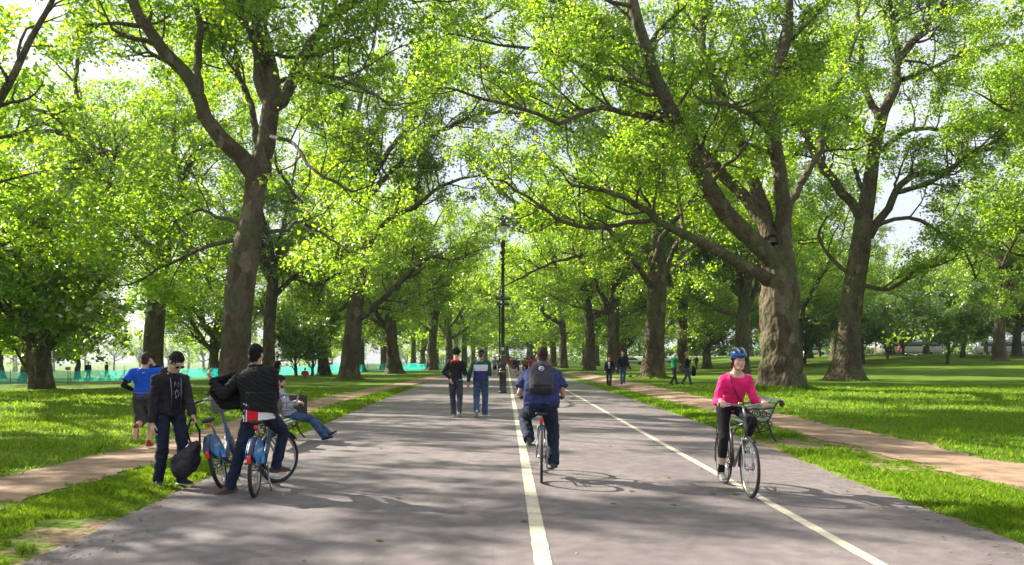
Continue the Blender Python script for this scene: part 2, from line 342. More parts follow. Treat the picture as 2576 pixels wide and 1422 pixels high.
# ------------------------------------------------------------------ trees
class Tubes:
    def __init__(s): s.V = []; s.F = []; s.n = 0
    def add(s, pts, rad, sides, lump=0.0, flare=None):
        pts = np.array([tuple(p) for p in pts], dtype=float); rad = np.asarray(rad, dtype=float)
        k = len(pts)
        T = np.gradient(pts, axis=0); T /= np.linalg.norm(T, axis=1)[:, None] + 1e-9
        ref = np.array([0, 1.0, 0]) if abs(T[:, 2]).mean() > .6 else np.array([0, 0, 1.0])
        A = np.cross(T, ref); A /= np.linalg.norm(A, axis=1)[:, None] + 1e-9
        B = np.cross(T, A)
        th = np.linspace(0, 2 * math.pi, sides, endpoint=False)
        rr = np.repeat(rad[:, None], sides, 1)
        if lump:
            sd = random.random() * 100
            for i in range(k):
                for j in range(sides):
                    c, q = math.cos(th[j]), math.sin(th[j])
                    v = Vector((c * 1.3 + sd, q * 1.3, pts[i, 2] * .55)); v2 = Vector((c * 3.2 + sd, q * 3.2, pts[i, 2] * 1.9))
                    rr[i, j] *= 1 + lump * (noise.noise(v) + .75 * noise.noise(v2))
                    if flare is not None:
                        rr[i, j] *= 1 + flare[i] * (.55 + .6 * abs(noise.noise(Vector((c * 1.8, q * 1.8, sd)))) * 2)
        V = pts[:, None, :] + (np.cos(th)[None, :, None] * A[:, None, :] + np.sin(th)[None, :, None] * B[:, None, :]) * rr[:, :, None]
        s.V.append(V.reshape(-1, 3))
        i = np.arange(k - 1)[:, None]; j = np.arange(sides)[None, :]; j2 = (j + 1) % sides
        f = np.stack([i * sides + j, i * sides + j2, (i + 1) * sides + j2, (i + 1) * sides + j], -1).reshape(-1, 4) + s.n
        s.F.append(f); s.n += k * sides
    def mesh(s, name, m):
        V = np.concatenate(s.V); F = np.concatenate(s.F)
        return npmesh(name, V, np.full(len(F), 4), F.ravel(), m, True)

def leaves_mesh(name, C, size, m, rng, lobed=True, droop=.25):
    n = len(C)
    nrm = rng.normal(0, .62, (n, 3)); nrm[:, 2] += .75; nrm /= np.linalg.norm(nrm, axis=1)[:, None]
    t = rng.normal(0, 1, (n, 3)); t[:, 2] -= droop; t -= (t * nrm).sum(1)[:, None] * nrm; t /= np.linalg.norm(t, axis=1)[:, None]
    b = np.cross(nrm, t)
    s = (size * rng.uniform(.5, 1.45, n))[:, None, None]
    sh = np.array([(0, 0, 0), (.5, .22, .10), (.26, .55, .06), (0, 1, 0), (-.26, .55, .06), (-.5, .22, .10)]) if lobed else np.array([(0, 0, 0), (.42, .45, .08), (0, 1, 0), (-.42, .45, .08)])
    k = len(sh)
    V = C[:, None, :] + s * (sh[None, :, 0, None] * b[:, None, :] + (sh[None, :, 1, None] - .5) * t[:, None, :] + sh[None, :, 2, None] * nrm[:, None, :])
    return npmesh(name, V.reshape(-1, 3), np.full(n, k), np.arange(n * k), m)

def rvec(s=1.0): return Vector((random.gauss(0, s), random.gauss(0, s), random.gauss(0, s)))

def grow_tree(seed, trunk, limbs, env, sp=(.85, .6, .42), lens=(4.2, 1.9, .95), nleaf=38, leaf=.22, lobed=True, zmin=3.0, lmat=None, twigs=True, droopy=.0, skipz=None, wander=.2, spread=.24, trunk_sides=22, lump=.10, ext=0.0, flare=.75, front=0.0, start=.12):
    """trunk: [(pos, radius)...]; limbs: [[(pos, radius)...]...]; env: (centre, radii) of the crown. Returns (trunk mesh, crown mesh)"""
    random.seed(seed); rng = np.random.default_rng(seed)
    tb = Tubes(); LP = []
    ec, er = Vector(env[0]), env[1]
    def inside(p, f=1.0): return ((p.x - ec.x) / er[0]) ** 2 + ((p.y - ec.y) / er[1]) ** 2 + ((p.z - ec.z) / er[2]) ** 2 < f
    def resample(pr, step):
        P = [Vector(p) for p, r in pr]; rr = [r for p, r in pr]
        out = []; ro = []
        for i in range(len(P) - 1):
            p0 = P[max(0, i - 1)]; p1 = P[i]; p2 = P[i + 1]; p3 = P[min(len(P) - 1, i + 2)]
            n = max(1, int((p2 - p1).length / step))
            for k in range(n):
                t = k / n
                q = .5 * ((2 * p1) + (p2 - p0) * t + (2 * p0 - 5 * p1 + 4 * p2 - p3) * t * t + (3 * p1 - p0 - 3 * p2 + p3) * t ** 3)
                out.append(q); ro.append(rr[i] + (rr[i + 1] - rr[i]) * t)
        out.append(P[-1]); ro.append(rr[-1])
        return out, ro
    tp, tr = resample(trunk, .16 if trunk_sides > 15 else .4)
    z0 = tp[0].z
    fl = [flare * math.exp(-max(0, p.z - z0) / .7) for p in tp]
    tb.add(tp, tr, trunk_sides, lump, fl)
    def leafy(pts, n):
        k = len(pts)
        for _ in range(n):
            f = random.random() ** .7 * (k - 1); i = min(int(f), k - 2)
            p = pts[i].lerp(pts[i + 1], f - i)
            LP.append((p.x + random.gauss(0, spread), p.y + random.gauss(0, spread), p.z + random.gauss(0, spread * .75) - .05))
    def branch(p, d, L, r, lvl):
        n = (7, 5, 4)[lvl]; st = L / n; pts = [p]; d = d.normalized()
        for i in range(n):
            out = Vector((p.x - ec.x, p.y - ec.y, 0)); out = out.normalized() * .08 if out.length > .1 else out
            d = (d + rvec(wander * (1.15, 1.2, 1.0)[lvl]) + Vector((0, 0, (.10, .03, -.03)[lvl] - droopy)) + out).normalized()
            q = pts[-1] + d * st
            if q.z < zmin: d.z = abs(d.z) * .5 + .2; q = pts[-1] + d * st
            pts.append(q)
        rad = [max(.008, r * (1 - .8 * i / n)) for i in range(n + 1)]
        if twigs or lvl == 0: tb.add(pts, rad, (6, 4, 3)[lvl])
        if not inside(pts[-1], 1.15): leafy(pts[n // 2:], nleaf // 2); return
        if lvl == 2: leafy(pts, nleaf); return
        m_ = max(2, int(L / sp[lvl + 1]))
        for c in range(m_):
            f = .2 + .8 * (c + random.random()) / m_
            i = min(int(f * n), n - 1); a = pts[i].lerp(pts[i + 1], f * n - i)
            T = (pts[i + 1] - pts[i]).normalized()
            side = rvec().cross(T).normalized()
            dd = (T * random.uniform(.35, .9) + side * random.uniform(.7, 1.1) + Vector((0, 0, .12))).normalized()
            branch(a, dd, lens[lvl + 1] * random.uniform(.6, 1.3) * (1 - .35 * f), rad[i] * .62, lvl + 1)
        leafy(pts[-2:], nleaf // 2)
    for lb in limbs:
        pts, rad = resample(lb, .5)
        if ext:
            d = (pts[-1] - pts[-3]).normalized(); r = rad[-1]; n = int(ext / .6)
            for i in range(n):
                d = (d + rvec(.10) + Vector((0, 0, .05))).normalized(); q = pts[-1] + d * .6
                pts.append(q); rad.append(max(.03, r * (1 - .85 * (i + 1) / n)))
                if not inside(q): break
        for i in range(1, len(pts)): pts[i] = pts[i] + rvec(.035)
        tb.add(pts, rad, 10, .07)
        L = sum((pts[i + 1] - pts[i]).length for i in range(len(pts) - 1))
        m_ = int(L / sp[0])
        for c in range(m_):
            f = start + (1 - start) * (c + random.random()) / m_
            k = f * (len(pts) - 1); i = min(int(k), len(pts) - 2); a = pts[i].lerp(pts[i + 1], k - i)
            T = (pts[i + 1] - pts[i]).normalized(); side = rvec().cross(T).normalized()
            out = Vector((a.x - ec.x, a.y - ec.y, 0)); out = out.normalized() * .3 if out.length > .5 else out * 0
            if front and side.y < 0 and random.random() < front: side.y = -side.y
            dd = (T * random.uniform(.2, .8) + side * 1.0 + out + Vector((0, 0, .1))).normalized()
            branch(a, dd, lens[0] * random.uniform(.55, 1.25) * (1 - .3 * f), min(rad[i] * .5, .10), 0)
        branch(pts[-1], (pts[-1] - pts[-2]), lens[0] * .6, rad[-1] * .8, 0)
    LPn = np.array(LP)
    return tb.mesh('trunk', BARK), leaves_mesh('crown', LPn, leaf, lmat or LEAF, rng, lobed)

def px_limb(pts, Y0, dy, r0, r1, off=(0, 0, 0)):
    """a limb traced in 2576-wide pixels at depth Y0, drifting dy metres deeper towards its tip; radii in metres"""
    n = len(pts); out = []
    for i, (px, py) in enumerate(pts):
        f = i / (n - 1); Y = Y0 + dy * f
        out.append((W(px, py, Y) - Vector(off), r0 + (r1 - r0) * f ** .8))
    return out
def generic_spec(seed, h=7.0, r=.6, nl=6, spread=.62, L=11, lean=0.0):
    rd = random.Random(seed)
    top = Vector((lean * h, rd.uniform(-.3, .3), h))
    mid = Vector((lean * h * .35, rd.uniform(-.15, .15), h * .5))
    trunk = [(Vector((0, 0, -.25)), r * 1.12), (Vector((0, 0, .9)), r), (mid, r * .9), (top, r * .85), (top + Vector((0, 0, .5)), r * .6)]
    limbs = []
    for i in range(nl):
        a = 2 * math.pi * (i + rd.uniform(-.3, .3)) / nl
        tilt = spread * rd.uniform(.45, 1.35) if i else .12
        d = Vector((math.cos(a) * math.sin(tilt), math.sin(a) * math.sin(tilt), math.cos(tilt)))
        base = top - Vector((0, 0, rd.uniform(-.1, 1.8) if i % 2 else 0))
        p = base.copy(); r0 = r * rd.uniform(.42, .58); pts = [(p - d * .2, r0)]; n = 7; LL = L * rd.uniform(.8, 1.15)
        for k in range(n):
            d = (d + Vector((rd.gauss(0, .13), rd.gauss(0, .13), rd.gauss(0, .1) + (.10 if tilt > .6 else 0)))).normalized()
            p = p + d * LL / n; pts.append((p.copy(), r0 * (1 - .8 * (k + 1) / n)))
        limbs.append(pts)
    # a couple of low spreading limbs
    for i in range(2):
        a = rd.uniform(0, 6.28); p = Vector((lean * h * .5, 0, h * rd.uniform(.62, .85))); d = Vector((math.cos(a), math.sin(a), .45)).normalized(); r0 = r * .3
        pts = [(p.copy(), r0)]
        for k in range(6):
            d = (d + Vector((rd.gauss(0, .16), rd.gauss(0, .16), rd.gauss(0, .12)))).normalized(); p = p + d * 1.25; pts.append((p.copy(), r0 * (1 - .8 * (k + 1) / 6)))
        limbs.append(pts)
    return trunk, limbs

def place_tree(name, meshes, loc, rz=0.0, s=1.0, label='', cat='tree', group=None):
    e = empty(name, loc, rz, label, cat, group); e.scale = (s, s, s)
    link(bpy.data.objects.new('trunk', meshes[0]), e); link(bpy.data.objects.new('crown', meshes[1]), e)
    return e

def trees():
    # -- T1: the big plane by the left path
    Y0 = 29.0; b = W(588, 1008, Y0); b.z = H(b.x, Y0) - .05; k = Y0 / FPX
    def L_(pts, dy, r0, r1): return px_limb(pts, Y0, dy, r0 * k, r1 * k, b)
    trunk = L_([(588, 1030), (590, 960), (592, 880), (600, 760), (614, 660), (625, 600), (634, 540), (642, 480), (650, 425), (655, 400)], 0, 40, 36)
    for i, r in enumerate([40, 36, 35, 36, 36, 31, 25, 25, 32, 22]): trunk[i] = (trunk[i][0], r * k)
    limbs = [L_([(640, 440), (607, 396), (557, 347), (514, 291), (505, 248), (458, 180), (402, 118), (353, 50), (334, 12), (300, -60)], -2, 24, 11),
             L_([(508, 262), (500, 210), (495, 155), (508, 80), (489, 0), (480, -60)], 2, 13, 7),
             L_([(655, 440), (662, 396), (672, 322), (687, 266)], 0, 27, 21),
             L_([(687, 272), (665, 235), (650, 155), (656, 74), (662, 0), (655, -80)], 1, 19, 10),
             L_([(687, 272), (712, 260), (743, 186), (786, 111), (830, 50), (867, 12), (960, -40)], -2, 17, 8),
             L_([(735, 200), (805, 186), (854, 201), (900, 215), (960, 250)], -4, 7, 3),
             L_([(680, 345), (700, 347), (743, 365), (793, 433), (861, 470)], -4, 6, 3),
             L_([(604, 575), (594, 557), (545, 545), (500, 532), (430, 560)], 4, 8, 3),
             L_([(628, 560), (700, 585), (760, 560), (830, 600)], 5, 8, 3),
             L_([(612, 600), (560, 610), (470, 640), (380, 690)], 3, 9, 3),
             L_([(655, 420), (640, 300), (600, 180), (590, 60)], 6, 12, 5)]
    T1 = grow_tree(11, trunk, limbs, ((0, 3.6, 13.5), (11, 8.5, 11.5)), nleaf=50, leaf=.122, start=.3, zmin=4.0, ext=5, lump=.08, front=.85)
    place_tree('plane_tree', T1, b, label='big plane tree with a tall straight trunk behind the man in the black jacket', group='plane trees of the left avenue row')
    # -- R1: the massive right-hand plane
    Y0 = 37.0; b = W(1965, 985, Y0); b.z = H(b.x, Y0) - .05; k = Y0 / FPX
    trunk = L_([(1966, 1010), (1965, 960), (1962, 900), (1962, 800), (1962, 740), (1960, 690), (1958, 650), (1955, 620)], 0, 50, 40)
    for i, r in enumerate([57, 52, 49, 48, 43, 39, 38, 30]): trunk[i] = (trunk[i][0], r * k)
    limbs = [L_([(1945, 665), (1914, 625), (1846, 557), (1784, 477), (1728, 365), (1691, 285), (1654, 204), (1629, 136), (1605, 62), (1592, 0), (1570, -80)], -4, 27, 11),
             L_([(1935, 600), (1914, 557), (1865, 489), (1797, 421), (1753, 365), (1716, 303), (1642, 217), (1605, 161), (1567, 111), (1518, 74), (1450, 30)], 3, 19, 6),
             L_([(1640, 215), (1567, 201), (1506, 192), (1462, 167), (1388, 130), (1320, 121), (1258, 115)], 0, 10, 3),
             L_([(1940, 620), (1933, 582), (1920, 520), (1883, 427), (1852, 334), (1821, 254), (1784, 161), (1765, 111), (1772, 0), (1770, -70)], 3, 21, 8),
             L_([(1972, 680), (1970, 619), (1967, 495), (1948, 347), (1939, 217), (1970, 124), (1988, 50), (1982, -20)], 0, 26, 8),
             L_([(1930, 705), (1914, 693), (1852, 662), (1797, 625), (1728, 594), (1654, 551), (1605, 514), (1543, 489)], -3, 18, 6),
             L_([(1712, 365), (1654, 303), (1592, 288), (1518, 272), (1462, 285), (1407, 313), (1351, 285), (1258, 260), (1180, 240)], -6, 9, 3),
             L_([(1654, 551), (1580, 560), (1500, 575), (1420, 560), (1360, 520), (1300, 480)], -5, 7, 3),
             L_([(1948, 350), (1900, 300), (1850, 270), (1800, 260)], -4, 8, 4),
             L_([(1960, 560), (2010, 470), (2060, 380), (2080, 280), (2120, 180)], 5, 12, 5)]
    R1 = grow_tree(12, trunk, limbs, ((-4, 4, 13), (14, 8.3, 12.5)), nleaf=52, leaf=.128, start=.3, zmin=5.2, ext=6, lump=.22, trunk_sides=48, front=.9)
    place_tree('plane_tree', R1, b, label='massive plane tree with a knobbly thick trunk behind the right bench', group='plane trees of the right avenue row')
    # -- R0: leaning plane on the right lawn
    Y0 = 50.0; b = W(2127, 945, Y0); b.z = H(b.x, Y0) - .05; k = Y0 / FPX
    trunk = L_([(2126, 965), (2128, 925), (2134, 870), (2138, 800), (2150, 710), (2158, 663), (2172, 564), (2189, 451), (2202, 365), (2222, 285)], 0, 40, 18)
    for i, r in enumerate([36, 32, 29, 27, 26, 25, 22, 17, 15, 13]): trunk[i] = (trunk[i][0], r * k)
    limbs = [L_([(2170, 560), (2152, 524), (2103, 464), (2050, 385), (2023, 318), (1990, 259), (1963, 212), (1930, 130)], -2, 14, 6),
             L_([(2185, 595), (2195, 577), (2235, 524), (2255, 478), (2302, 438), (2375, 434), (2428, 398), (2480, 370)], 0, 13, 5),
             L_([(2255, 484), (2328, 464), (2388, 431), (2420, 400)], -2, 7, 4),
             L_([(2202, 385), (2219, 378), (2275, 332), (2355, 325), (2434, 315), (2520, 300)], 2, 9, 3),
             L_([(2195, 575), (2249, 551), (2315, 554), (2368, 590), (2388, 614), (2428, 627), (2448, 677)], -3, 6, 2.5),
             L_([(2165, 722), (2182, 720), (2235, 730), (2288, 693), (2302, 673), (2341, 673)], -3, 7, 3),
             L_([(2180, 500), (2169, 478), (2146, 411), (2156, 358)], 3, 8, 4),
             L_([(2215, 300), (2209, 292), (2169, 206), (2166, 133), (2160, 40)], 2, 11, 5),
             L_([(2200, 370), (2150, 310), (2109, 285), (2076, 245), (2030, 199), (2000, 120)], -3, 8, 3),
             L_([(2222, 285), (2255, 212), (2262, 153), (2315, 86), (2370, 10), (2400, -60)], 0, 13, 6),
             L_([(2262, 160), (2250, 80), (2240, 0), (2230, -70)], 3, 9, 5),
             L_([(2270, 200), (2350, 170), (2430, 130), (2510, 110)], 4, 7, 3),
             L_([(2150, 700), (2100, 660), (2060, 590), (2090, 540)], 4, 6, 3)]
    R0 = grow_tree(13, trunk, limbs, ((3, 3.6, 15), (14, 8.5, 12)), nleaf=40, leaf=.14, start=.25, zmin=7.5, ext=4, lump=.06, front=.85)
    place_tree('plane_tree', R0, b, label='leaning plane tree with a smooth curved trunk standing alone on the right lawn', group='plane trees on the lawns')
    # -- tree behind on the left with open limbs against the sky
    Y0 = 54.0; b = W(383, 965, Y0); b.z = H(b.x, Y0) - .05; k = Y0 / FPX
    trunk = L_([(382, 985), (383, 930), (386, 860), (392, 780), (402, 700), (410, 620), (412, 560), (410, 520)], 0, 30, 22)
    for i, r in enumerate([30, 26, 24, 23, 22, 20, 19, 14]): trunk[i] = (trunk[i][0], r * k)
    limbs = [L_([(400, 640), (350, 600), (316, 557), (279, 489), (241, 427), (186, 371), (167, 334), (142, 297), (80, 272), (20, 275)], -3, 12, 4),
             L_([(408, 540), (402, 501), (365, 452), (310, 402), (266, 381), (229, 371), (214, 322), (201, 260), (189, 217), (200, 120)], 3, 12, 5),
             L_([(412, 580), (446, 514), (458, 458), (483, 402), (508, 334), (520, 250)], 2, 14, 6),
             L_([(458, 462), (436, 371), (436, 310), (420, 200)], -2, 8, 4),
             L_([(272, 480), (291, 384), (310, 347), (371, 316), (433, 310)], -4, 5, 3),
             L_([(165, 335), (90, 330), (40, 350), (-40, 340)], 0, 6, 3),
             L_([(405, 620), (330, 640), (240, 640), (150, 660)], -6, 8, 3),
             L_([(410, 600), (480, 620), (520, 700)], -5, 7, 3)]
    TL = grow_tree(14, trunk, limbs, ((-3, 0, 12.5), (13, 11, 12)), nleaf=32, leaf=.155, zmin=2.6, ext=4, lump=.06, droopy=.02)
    place_tree('plane_tree', TL, b, label='plane tree with open forked limbs beyond the jogger in the blue shirt', group='plane trees on the lawns')
    # -- T2 : second in the left row, long diagonal limb over the path
    Y0 = 59.0; b = W(880, 960, Y0); b.z = H(b.x, Y0) - .05; k = Y0 / FPX
    trunk = L_([(878, 975), (878, 935), (882, 894), (889, 828), (894, 775), (898, 722), (905, 682), (916, 630), (914, 590), (905, 540)], 0, 26, 15)
    for i, r in enumerate([29, 24, 22, 21, 20, 19, 17, 15, 14, 11]): trunk[i] = (trunk[i][0], r * k)
    limbs = [L_([(888, 712), (883, 700), (863, 664), (846, 619), (802, 557), (771, 526), (740, 489), (700, 430)], -3, 8, 4),
             L_([(905, 805), (947, 767), (1001, 717), (1040, 679), (1080, 650), (1120, 649), (1144, 652)], -6, 8, 4),
             L_([(905, 560), (880, 450), (860, 350), (800, 250), (780, 140)], 2, 10, 5),
             L_([(908, 580), (930, 470), (980, 380), (1040, 300), (1080, 200)], -3, 10, 4),
             L_([(908, 540), (910, 420), (900, 300), (930, 150)], 4, 9, 4),
             L_([(915, 640), (970, 560), (1040, 520), (1110, 470), (1160, 450)], -5, 8, 3),
             L_([(905, 545), (950, 470), (1030, 390), (1110, 330), (1200, 290), (1290, 280)], -4, 9, 3),
             L_([(903, 480), (940, 330), (1020, 210), (1110, 120), (1200, 60), (1280, 10)], 2, 9, 3),
             L_([(900, 690), (850, 690), (790, 720), (740, 700)], 5, 7, 3)]
    T2 = grow_tree(15, trunk, limbs, ((6, 2, 14), (17, 9, 13)), nleaf=38, front=.7, leaf=.15, zmin=4.6, ext=4, lump=.07)
    place_tree('plane_tree', T2, b, label='plane tree with one long diagonal limb reaching over the left path', group='plane trees of the left avenue row')
    # -- R2 : second of the right row, low arch to the left and two high arching limbs over the road
    Y0 = 56.0; b = W(1642, 948, Y0); b.z = H(b.x, Y0) - .05; k = Y0 / FPX
    trunk = L_([(1642, 965), (1642, 925), (1646, 867), (1650, 790), (1653, 712), (1653, 640), (1655, 557), (1660, 470), (1665, 410)], 0, 26, 15)
    for i, r in enumerate([31, 27, 25, 24, 24, 19, 16, 14, 11]): trunk[i] = (trunk[i][0], r * k)
    limbs = [L_([(1640, 725), (1629, 706), (1567, 625), (1530, 576), (1444, 557), (1363, 566), (1326, 532), (1258, 483)], -5, 9, 3),
             L_([(1650, 560), (1635, 514), (1611, 452), (1530, 384), (1450, 340)], -3, 8, 3),
             L_([(1656, 730), (1666, 712), (1704, 607), (1753, 526), (1772, 483), (1800, 400)], 3, 9, 3),
             L_([(1656, 540), (1600, 420), (1500, 320), (1400, 240), (1300, 190), (1210, 170)], 2, 9, 3),
             L_([(1662, 460), (1610, 300), (1520, 160), (1420, 70), (1320, 0), (1250, -60)], 3, 9, 3),
             L_([(1664, 430), (1680, 300), (1690, 150), (1700, 0)], 0, 9, 4),
             L_([(1660, 600), (1740, 500), (1790, 380), (1830, 240)], 4, 8, 3),
             L_([(1650, 650), (1590, 610), (1480, 640), (1390, 660), (1310, 700)], 4, 6, 3)]
    R2 = grow_tree(17, trunk, limbs, ((-6, 2, 14), (17, 9, 13)), nleaf=38, leaf=.15, zmin=4.0, ext=4, lump=.12, front=.7)
    place_tree('plane_tree', R2, b, label='plane tree, second trunk from the camera in the row right of the road, arching left', group='plane trees of the right avenue row')
    # -- low-branched tree far left
    Y0 = 44.0; b = W(110, 978, Y0); b.z = H(b.x, Y0) - .05
    tr, lb = generic_spec(3, 3.6, .40, 7, .95, 8.5)
    TB = grow_tree(16, tr, lb, ((0, 0, 7.0), (10, 9, 6.6)), nleaf=24, leaf=.155, zmin=1.7, sp=(.75, .6, .42), ext=0, lump=.06, droopy=.05, lmat=LEAF, flare=.8)
    place_tree('plane_tree', TB, b, label='low branched plane tree with drooping foliage on the far left lawn', group='plane trees on the lawns')
    # -- generic avenue trees
    G = []
    for i, (sd_, h, r, nl, spd, L, env) in enumerate([(21, 6.6, .62, 7, .74, 13.5, ((0, 0, 14.5), (12.5, 12.5, 12))), (22, 8.2, .56, 7, .70, 13.5, ((0, 0, 15), (12, 12, 12))), (23, 5.4, .66, 7, .80, 13.5, ((0, 0, 13.5), (12.5, 12.5, 11.5)))]):
        tr, lb = generic_spec(sd_, h, r, nl, spd, L, (.02, -.03, .05)[i])
        G.append(grow_tree(sd_, tr, lb, env, nleaf=23, leaf=.17, zmin=2.8, droopy=.03, lump=.10))
    FAR = []
    for i, (sd_, h, r, nl, spd, L, env) in enumerate([(31, 6.2, .6, 7, .80, 14, ((0, 0, 13.5), (14, 14, 12.5))), (32, 7.6, .55, 7, .8, 14, ((0, 0, 14), (14, 14, 12.5)))]):
        tr, lb = generic_spec(sd_, h, r, nl, spd, L)
        FAR.append(grow_tree(sd_, tr, lb, env, nleaf=10, leaf=.34, lobed=False, zmin=2.2, droopy=.04, twigs=False, sp=(1.0, .8, .55), spread=.34, trunk_sides=12))
    rd = random.Random(99)
    def nth(i):
        o = ['first', 'second', 'third', 'fourth', 'fifth', 'sixth', 'seventh', 'eighth', 'ninth', 'tenth', 'eleventh', 'twelfth', 'thirteenth', 'fourteenth', 'fifteenth', 'sixteenth', 'seventeenth', 'eighteenth', 'nineteenth', 'twentieth']
        return o[i] if i < 20 else 'twenty ' + o[i - 20]
    words = ['first', 'second', 'third', 'fourth', 'fifth', 'sixth', 'seventh', 'eighth', 'ninth', 'tenth', 'eleventh', 'twelfth']
    def put(lib, k, px, Y, s, label, group, lib_name='plane_tree', X=None):
        x = (px - CX) / FPX * Y if X is None else X
        if X is None and Y > 105 and 'row' in group and 'behind' not in group: x = (x + .006 * Y) * .86 - .006 * Y; s *= 1.08
        place_tree(lib_name, lib[k % len(lib)], (x, Y, H(x, Y) - .05), rd.uniform(0, 6.28), s * rd.uniform(.95, 1.05), label, 'tree', group)
    gl, gr_, gf, gw = 'plane trees of the left avenue row', 'plane trees of the right avenue row', 'plane trees behind the left avenue row', 'plane trees behind the right avenue row'
    for i, (px, Y, s) in enumerate([(991, 86, 1.12), (1057, 108, 1.0), (1108, 132, 1.0), (1150, 158, .95), (1176, 186, .95), (1196, 215, .95), (1207, 245, .95), (1213, 275, .95)]):
        put(G if Y < 110 else FAR, i + (2 if Y < 110 else 0), px, Y, s, f'plane tree, {words[i + 2]} trunk from the camera in the row left of the road', gl)
    for i, (px, Y, s) in enumerate([(1545, 79, 1.05), (1483, 95, 1.1), (1440, 116, 1.0), (1410, 138, .95), (1387, 160, .95), (1370, 184, .95), (1358, 212, .95), (1348, 245, .95), (1340, 278, .95)]):
        put(G if Y < 110 else FAR, i + (0 if Y < 110 else 1), px, Y, s, f'plane tree, {words[i + 2]} trunk from the camera in the row right of the road', gr_)
    for i, (px, Y, s, lab) in enumerate([(676, 63, .86, 'two stemmed plane tree between the big left trunk and the litter bin'), (815, 80, .85, 'slimmer plane tree behind the left row, nearest the seated red shirt'), (905, 98, .95, 'plane tree half hidden behind the left trunk with the diagonal limb'), (968, 118, .95, 'plane tree behind the left row with its foot at the cyan fence'), (1040, 150, .9, 'distant plane tree behind the left row by the end of the cyan fence'), (1100, 200, .9, 'far off plane tree deepest behind the left row')]):
        put(G if Y < 110 else FAR, i + 1, px, Y, s, lab, gf)
    for i, (px, Y, s, lab) in enumerate([(1866, 73, 1.05, 'plane tree with a straight trunk just left of the massive right tree'), (1719, 79, .98, 'plane tree behind the couple in green and black'), (1570, 105, .9, 'slim plane tree behind the couple holding hands'), (1640, 125, .9, 'plane tree behind the right row, deeper than the massive couple of trunks'), (1500, 150, .9, 'far plane tree behind the right row'), (2330, 118, .72, 'round plane tree in the middle of the far right lawn'), (2560, 100, .72, 'plane tree with a short dark trunk at the right edge of the lawn')]):
        put(G if Y < 110 else FAR, i, px, Y, s, lab, gw if i < 5 else 'trees on the far right lawn')
    # shade-givers beside and behind the camera: they throw the dappled light on the foreground
    tr, lb = generic_spec(23, 6.0, .6, 7, .75, 12)
    SP = grow_tree(51, tr, lb, ((0, 0, 13.5), (11, 11, 11.5)), nleaf=22, leaf=.21, zmin=6.5, sp=(1.35, .8, .5), spread=.2)
    for X, Y, k, s, lab in [(-16, 7.5, 0, 1.0, 'just left of the viewpoint'), (15.5, 9, 0, 1.0, 'just right of the viewpoint'), (-28, 20, 0, 1.05, 'outside the left edge'), (-25, 33, 0, 1.0, 'with its limb crossing the top left corner')]:
        put([SP], k, 0, Y, s, 'plane tree ' + lab + ', casting dappled shade', 'plane trees beside the viewpoint', X=X)
    put([R0], 0, 0, 43, 1.0, 'plane tree whose branches reach in at the right edge', 'plane trees on the lawns', X=33)
    put(G, 0, 0, 68, 1.3, 'tall plane tree deep at the left edge, its crown against the sky', 'plane trees on the lawns', X=-41)
    put(G, 1, 0, 60, 1.15, 'tall plane tree deep at the right edge, its crown against the sky', 'plane trees on the lawns', X=45)
    for X, Y, s, lab in [(54, 88, 1.0, 'tall bright plane tree at the right edge beyond the young trees'), (68, 97, 1.1, 'tall bright plane tree furthest to the right on the lawn'), (44, 108, 1.05, 'tall bright plane tree behind the leaning trunk'), (33, 92, .95, 'plane tree standing between massive and leaning trunks')]: put(G, int(X), 0, Y, s, lab, 'trees on the far right lawn', X=X)
    # low branched trees filling the lawns
    LOW = [(-30, 80, 1.15, 'broad low tree behind the two stemmed plane'), (-21, 104, 1.2, 'broad low tree behind the second trunk of the left row'), (-27, 128, 1.3, 'broad low tree far behind the left row'), (-52, 74, 1.3, 'broad low tree beyond the left end of the cyan fence'), (-62, 96, 1.2, 'tree beyond the fence on the far left'),
           (-18, 160, 1.3, 'broad tree deep behind the left row'), (24, 98, 1.2, 'broad low tree behind the straight trunk on the right'), (18, 128, 1.3, 'broad low tree behind the third right trunk'), (36, 100, 1.2, 'broad low tree between massive and leaning trunks'), (44, 118, 1.25, 'broad tree behind the leaning trunk'),
           (58, 122, 1.3, 'broad low tree on the right lawn behind the young trees'), (66, 104, 1.2, 'broad sunlit tree at the right edge of the lawn'), (78, 128, 1.4, 'broad tree at the far right end of the lawn'), (40, 66, .0, ''), (16, 175, 1.3, 'broad tree deep behind the right row')]
    for i, (X, Y, s, lab) in enumerate(LOW):
        if s: put([TB], 0, 0, Y, s, lab, 'broad low trees', X=X)
    # closing the avenue and the far right park belt
    for i, (X, Y) in enumerate([(-8, 232), (-1.5, 236), (5, 230), (-16, 226), (15, 240)]):
        put(FAR, i, 0, Y, 1.35, ['left', 'middle', 'right', 'leftmost', 'rightmost'][i] + ' one of the hazy green trees closing the far end of the avenue', 'trees closing the avenue', X=X)
    for i in range(16):
        X = 22 + i * 9.5 + rd.uniform(-3, 3); Y = 178 + rd.uniform(-10, 14)
        put(FAR, i, 0, Y, rd.uniform(.8, 1.0), nth(i) + ' tree from the left in the green belt behind the far right lawn', 'trees of the far right belt', X=X)
    # far hedges under the crowns
    rg = np.random.default_rng(3)
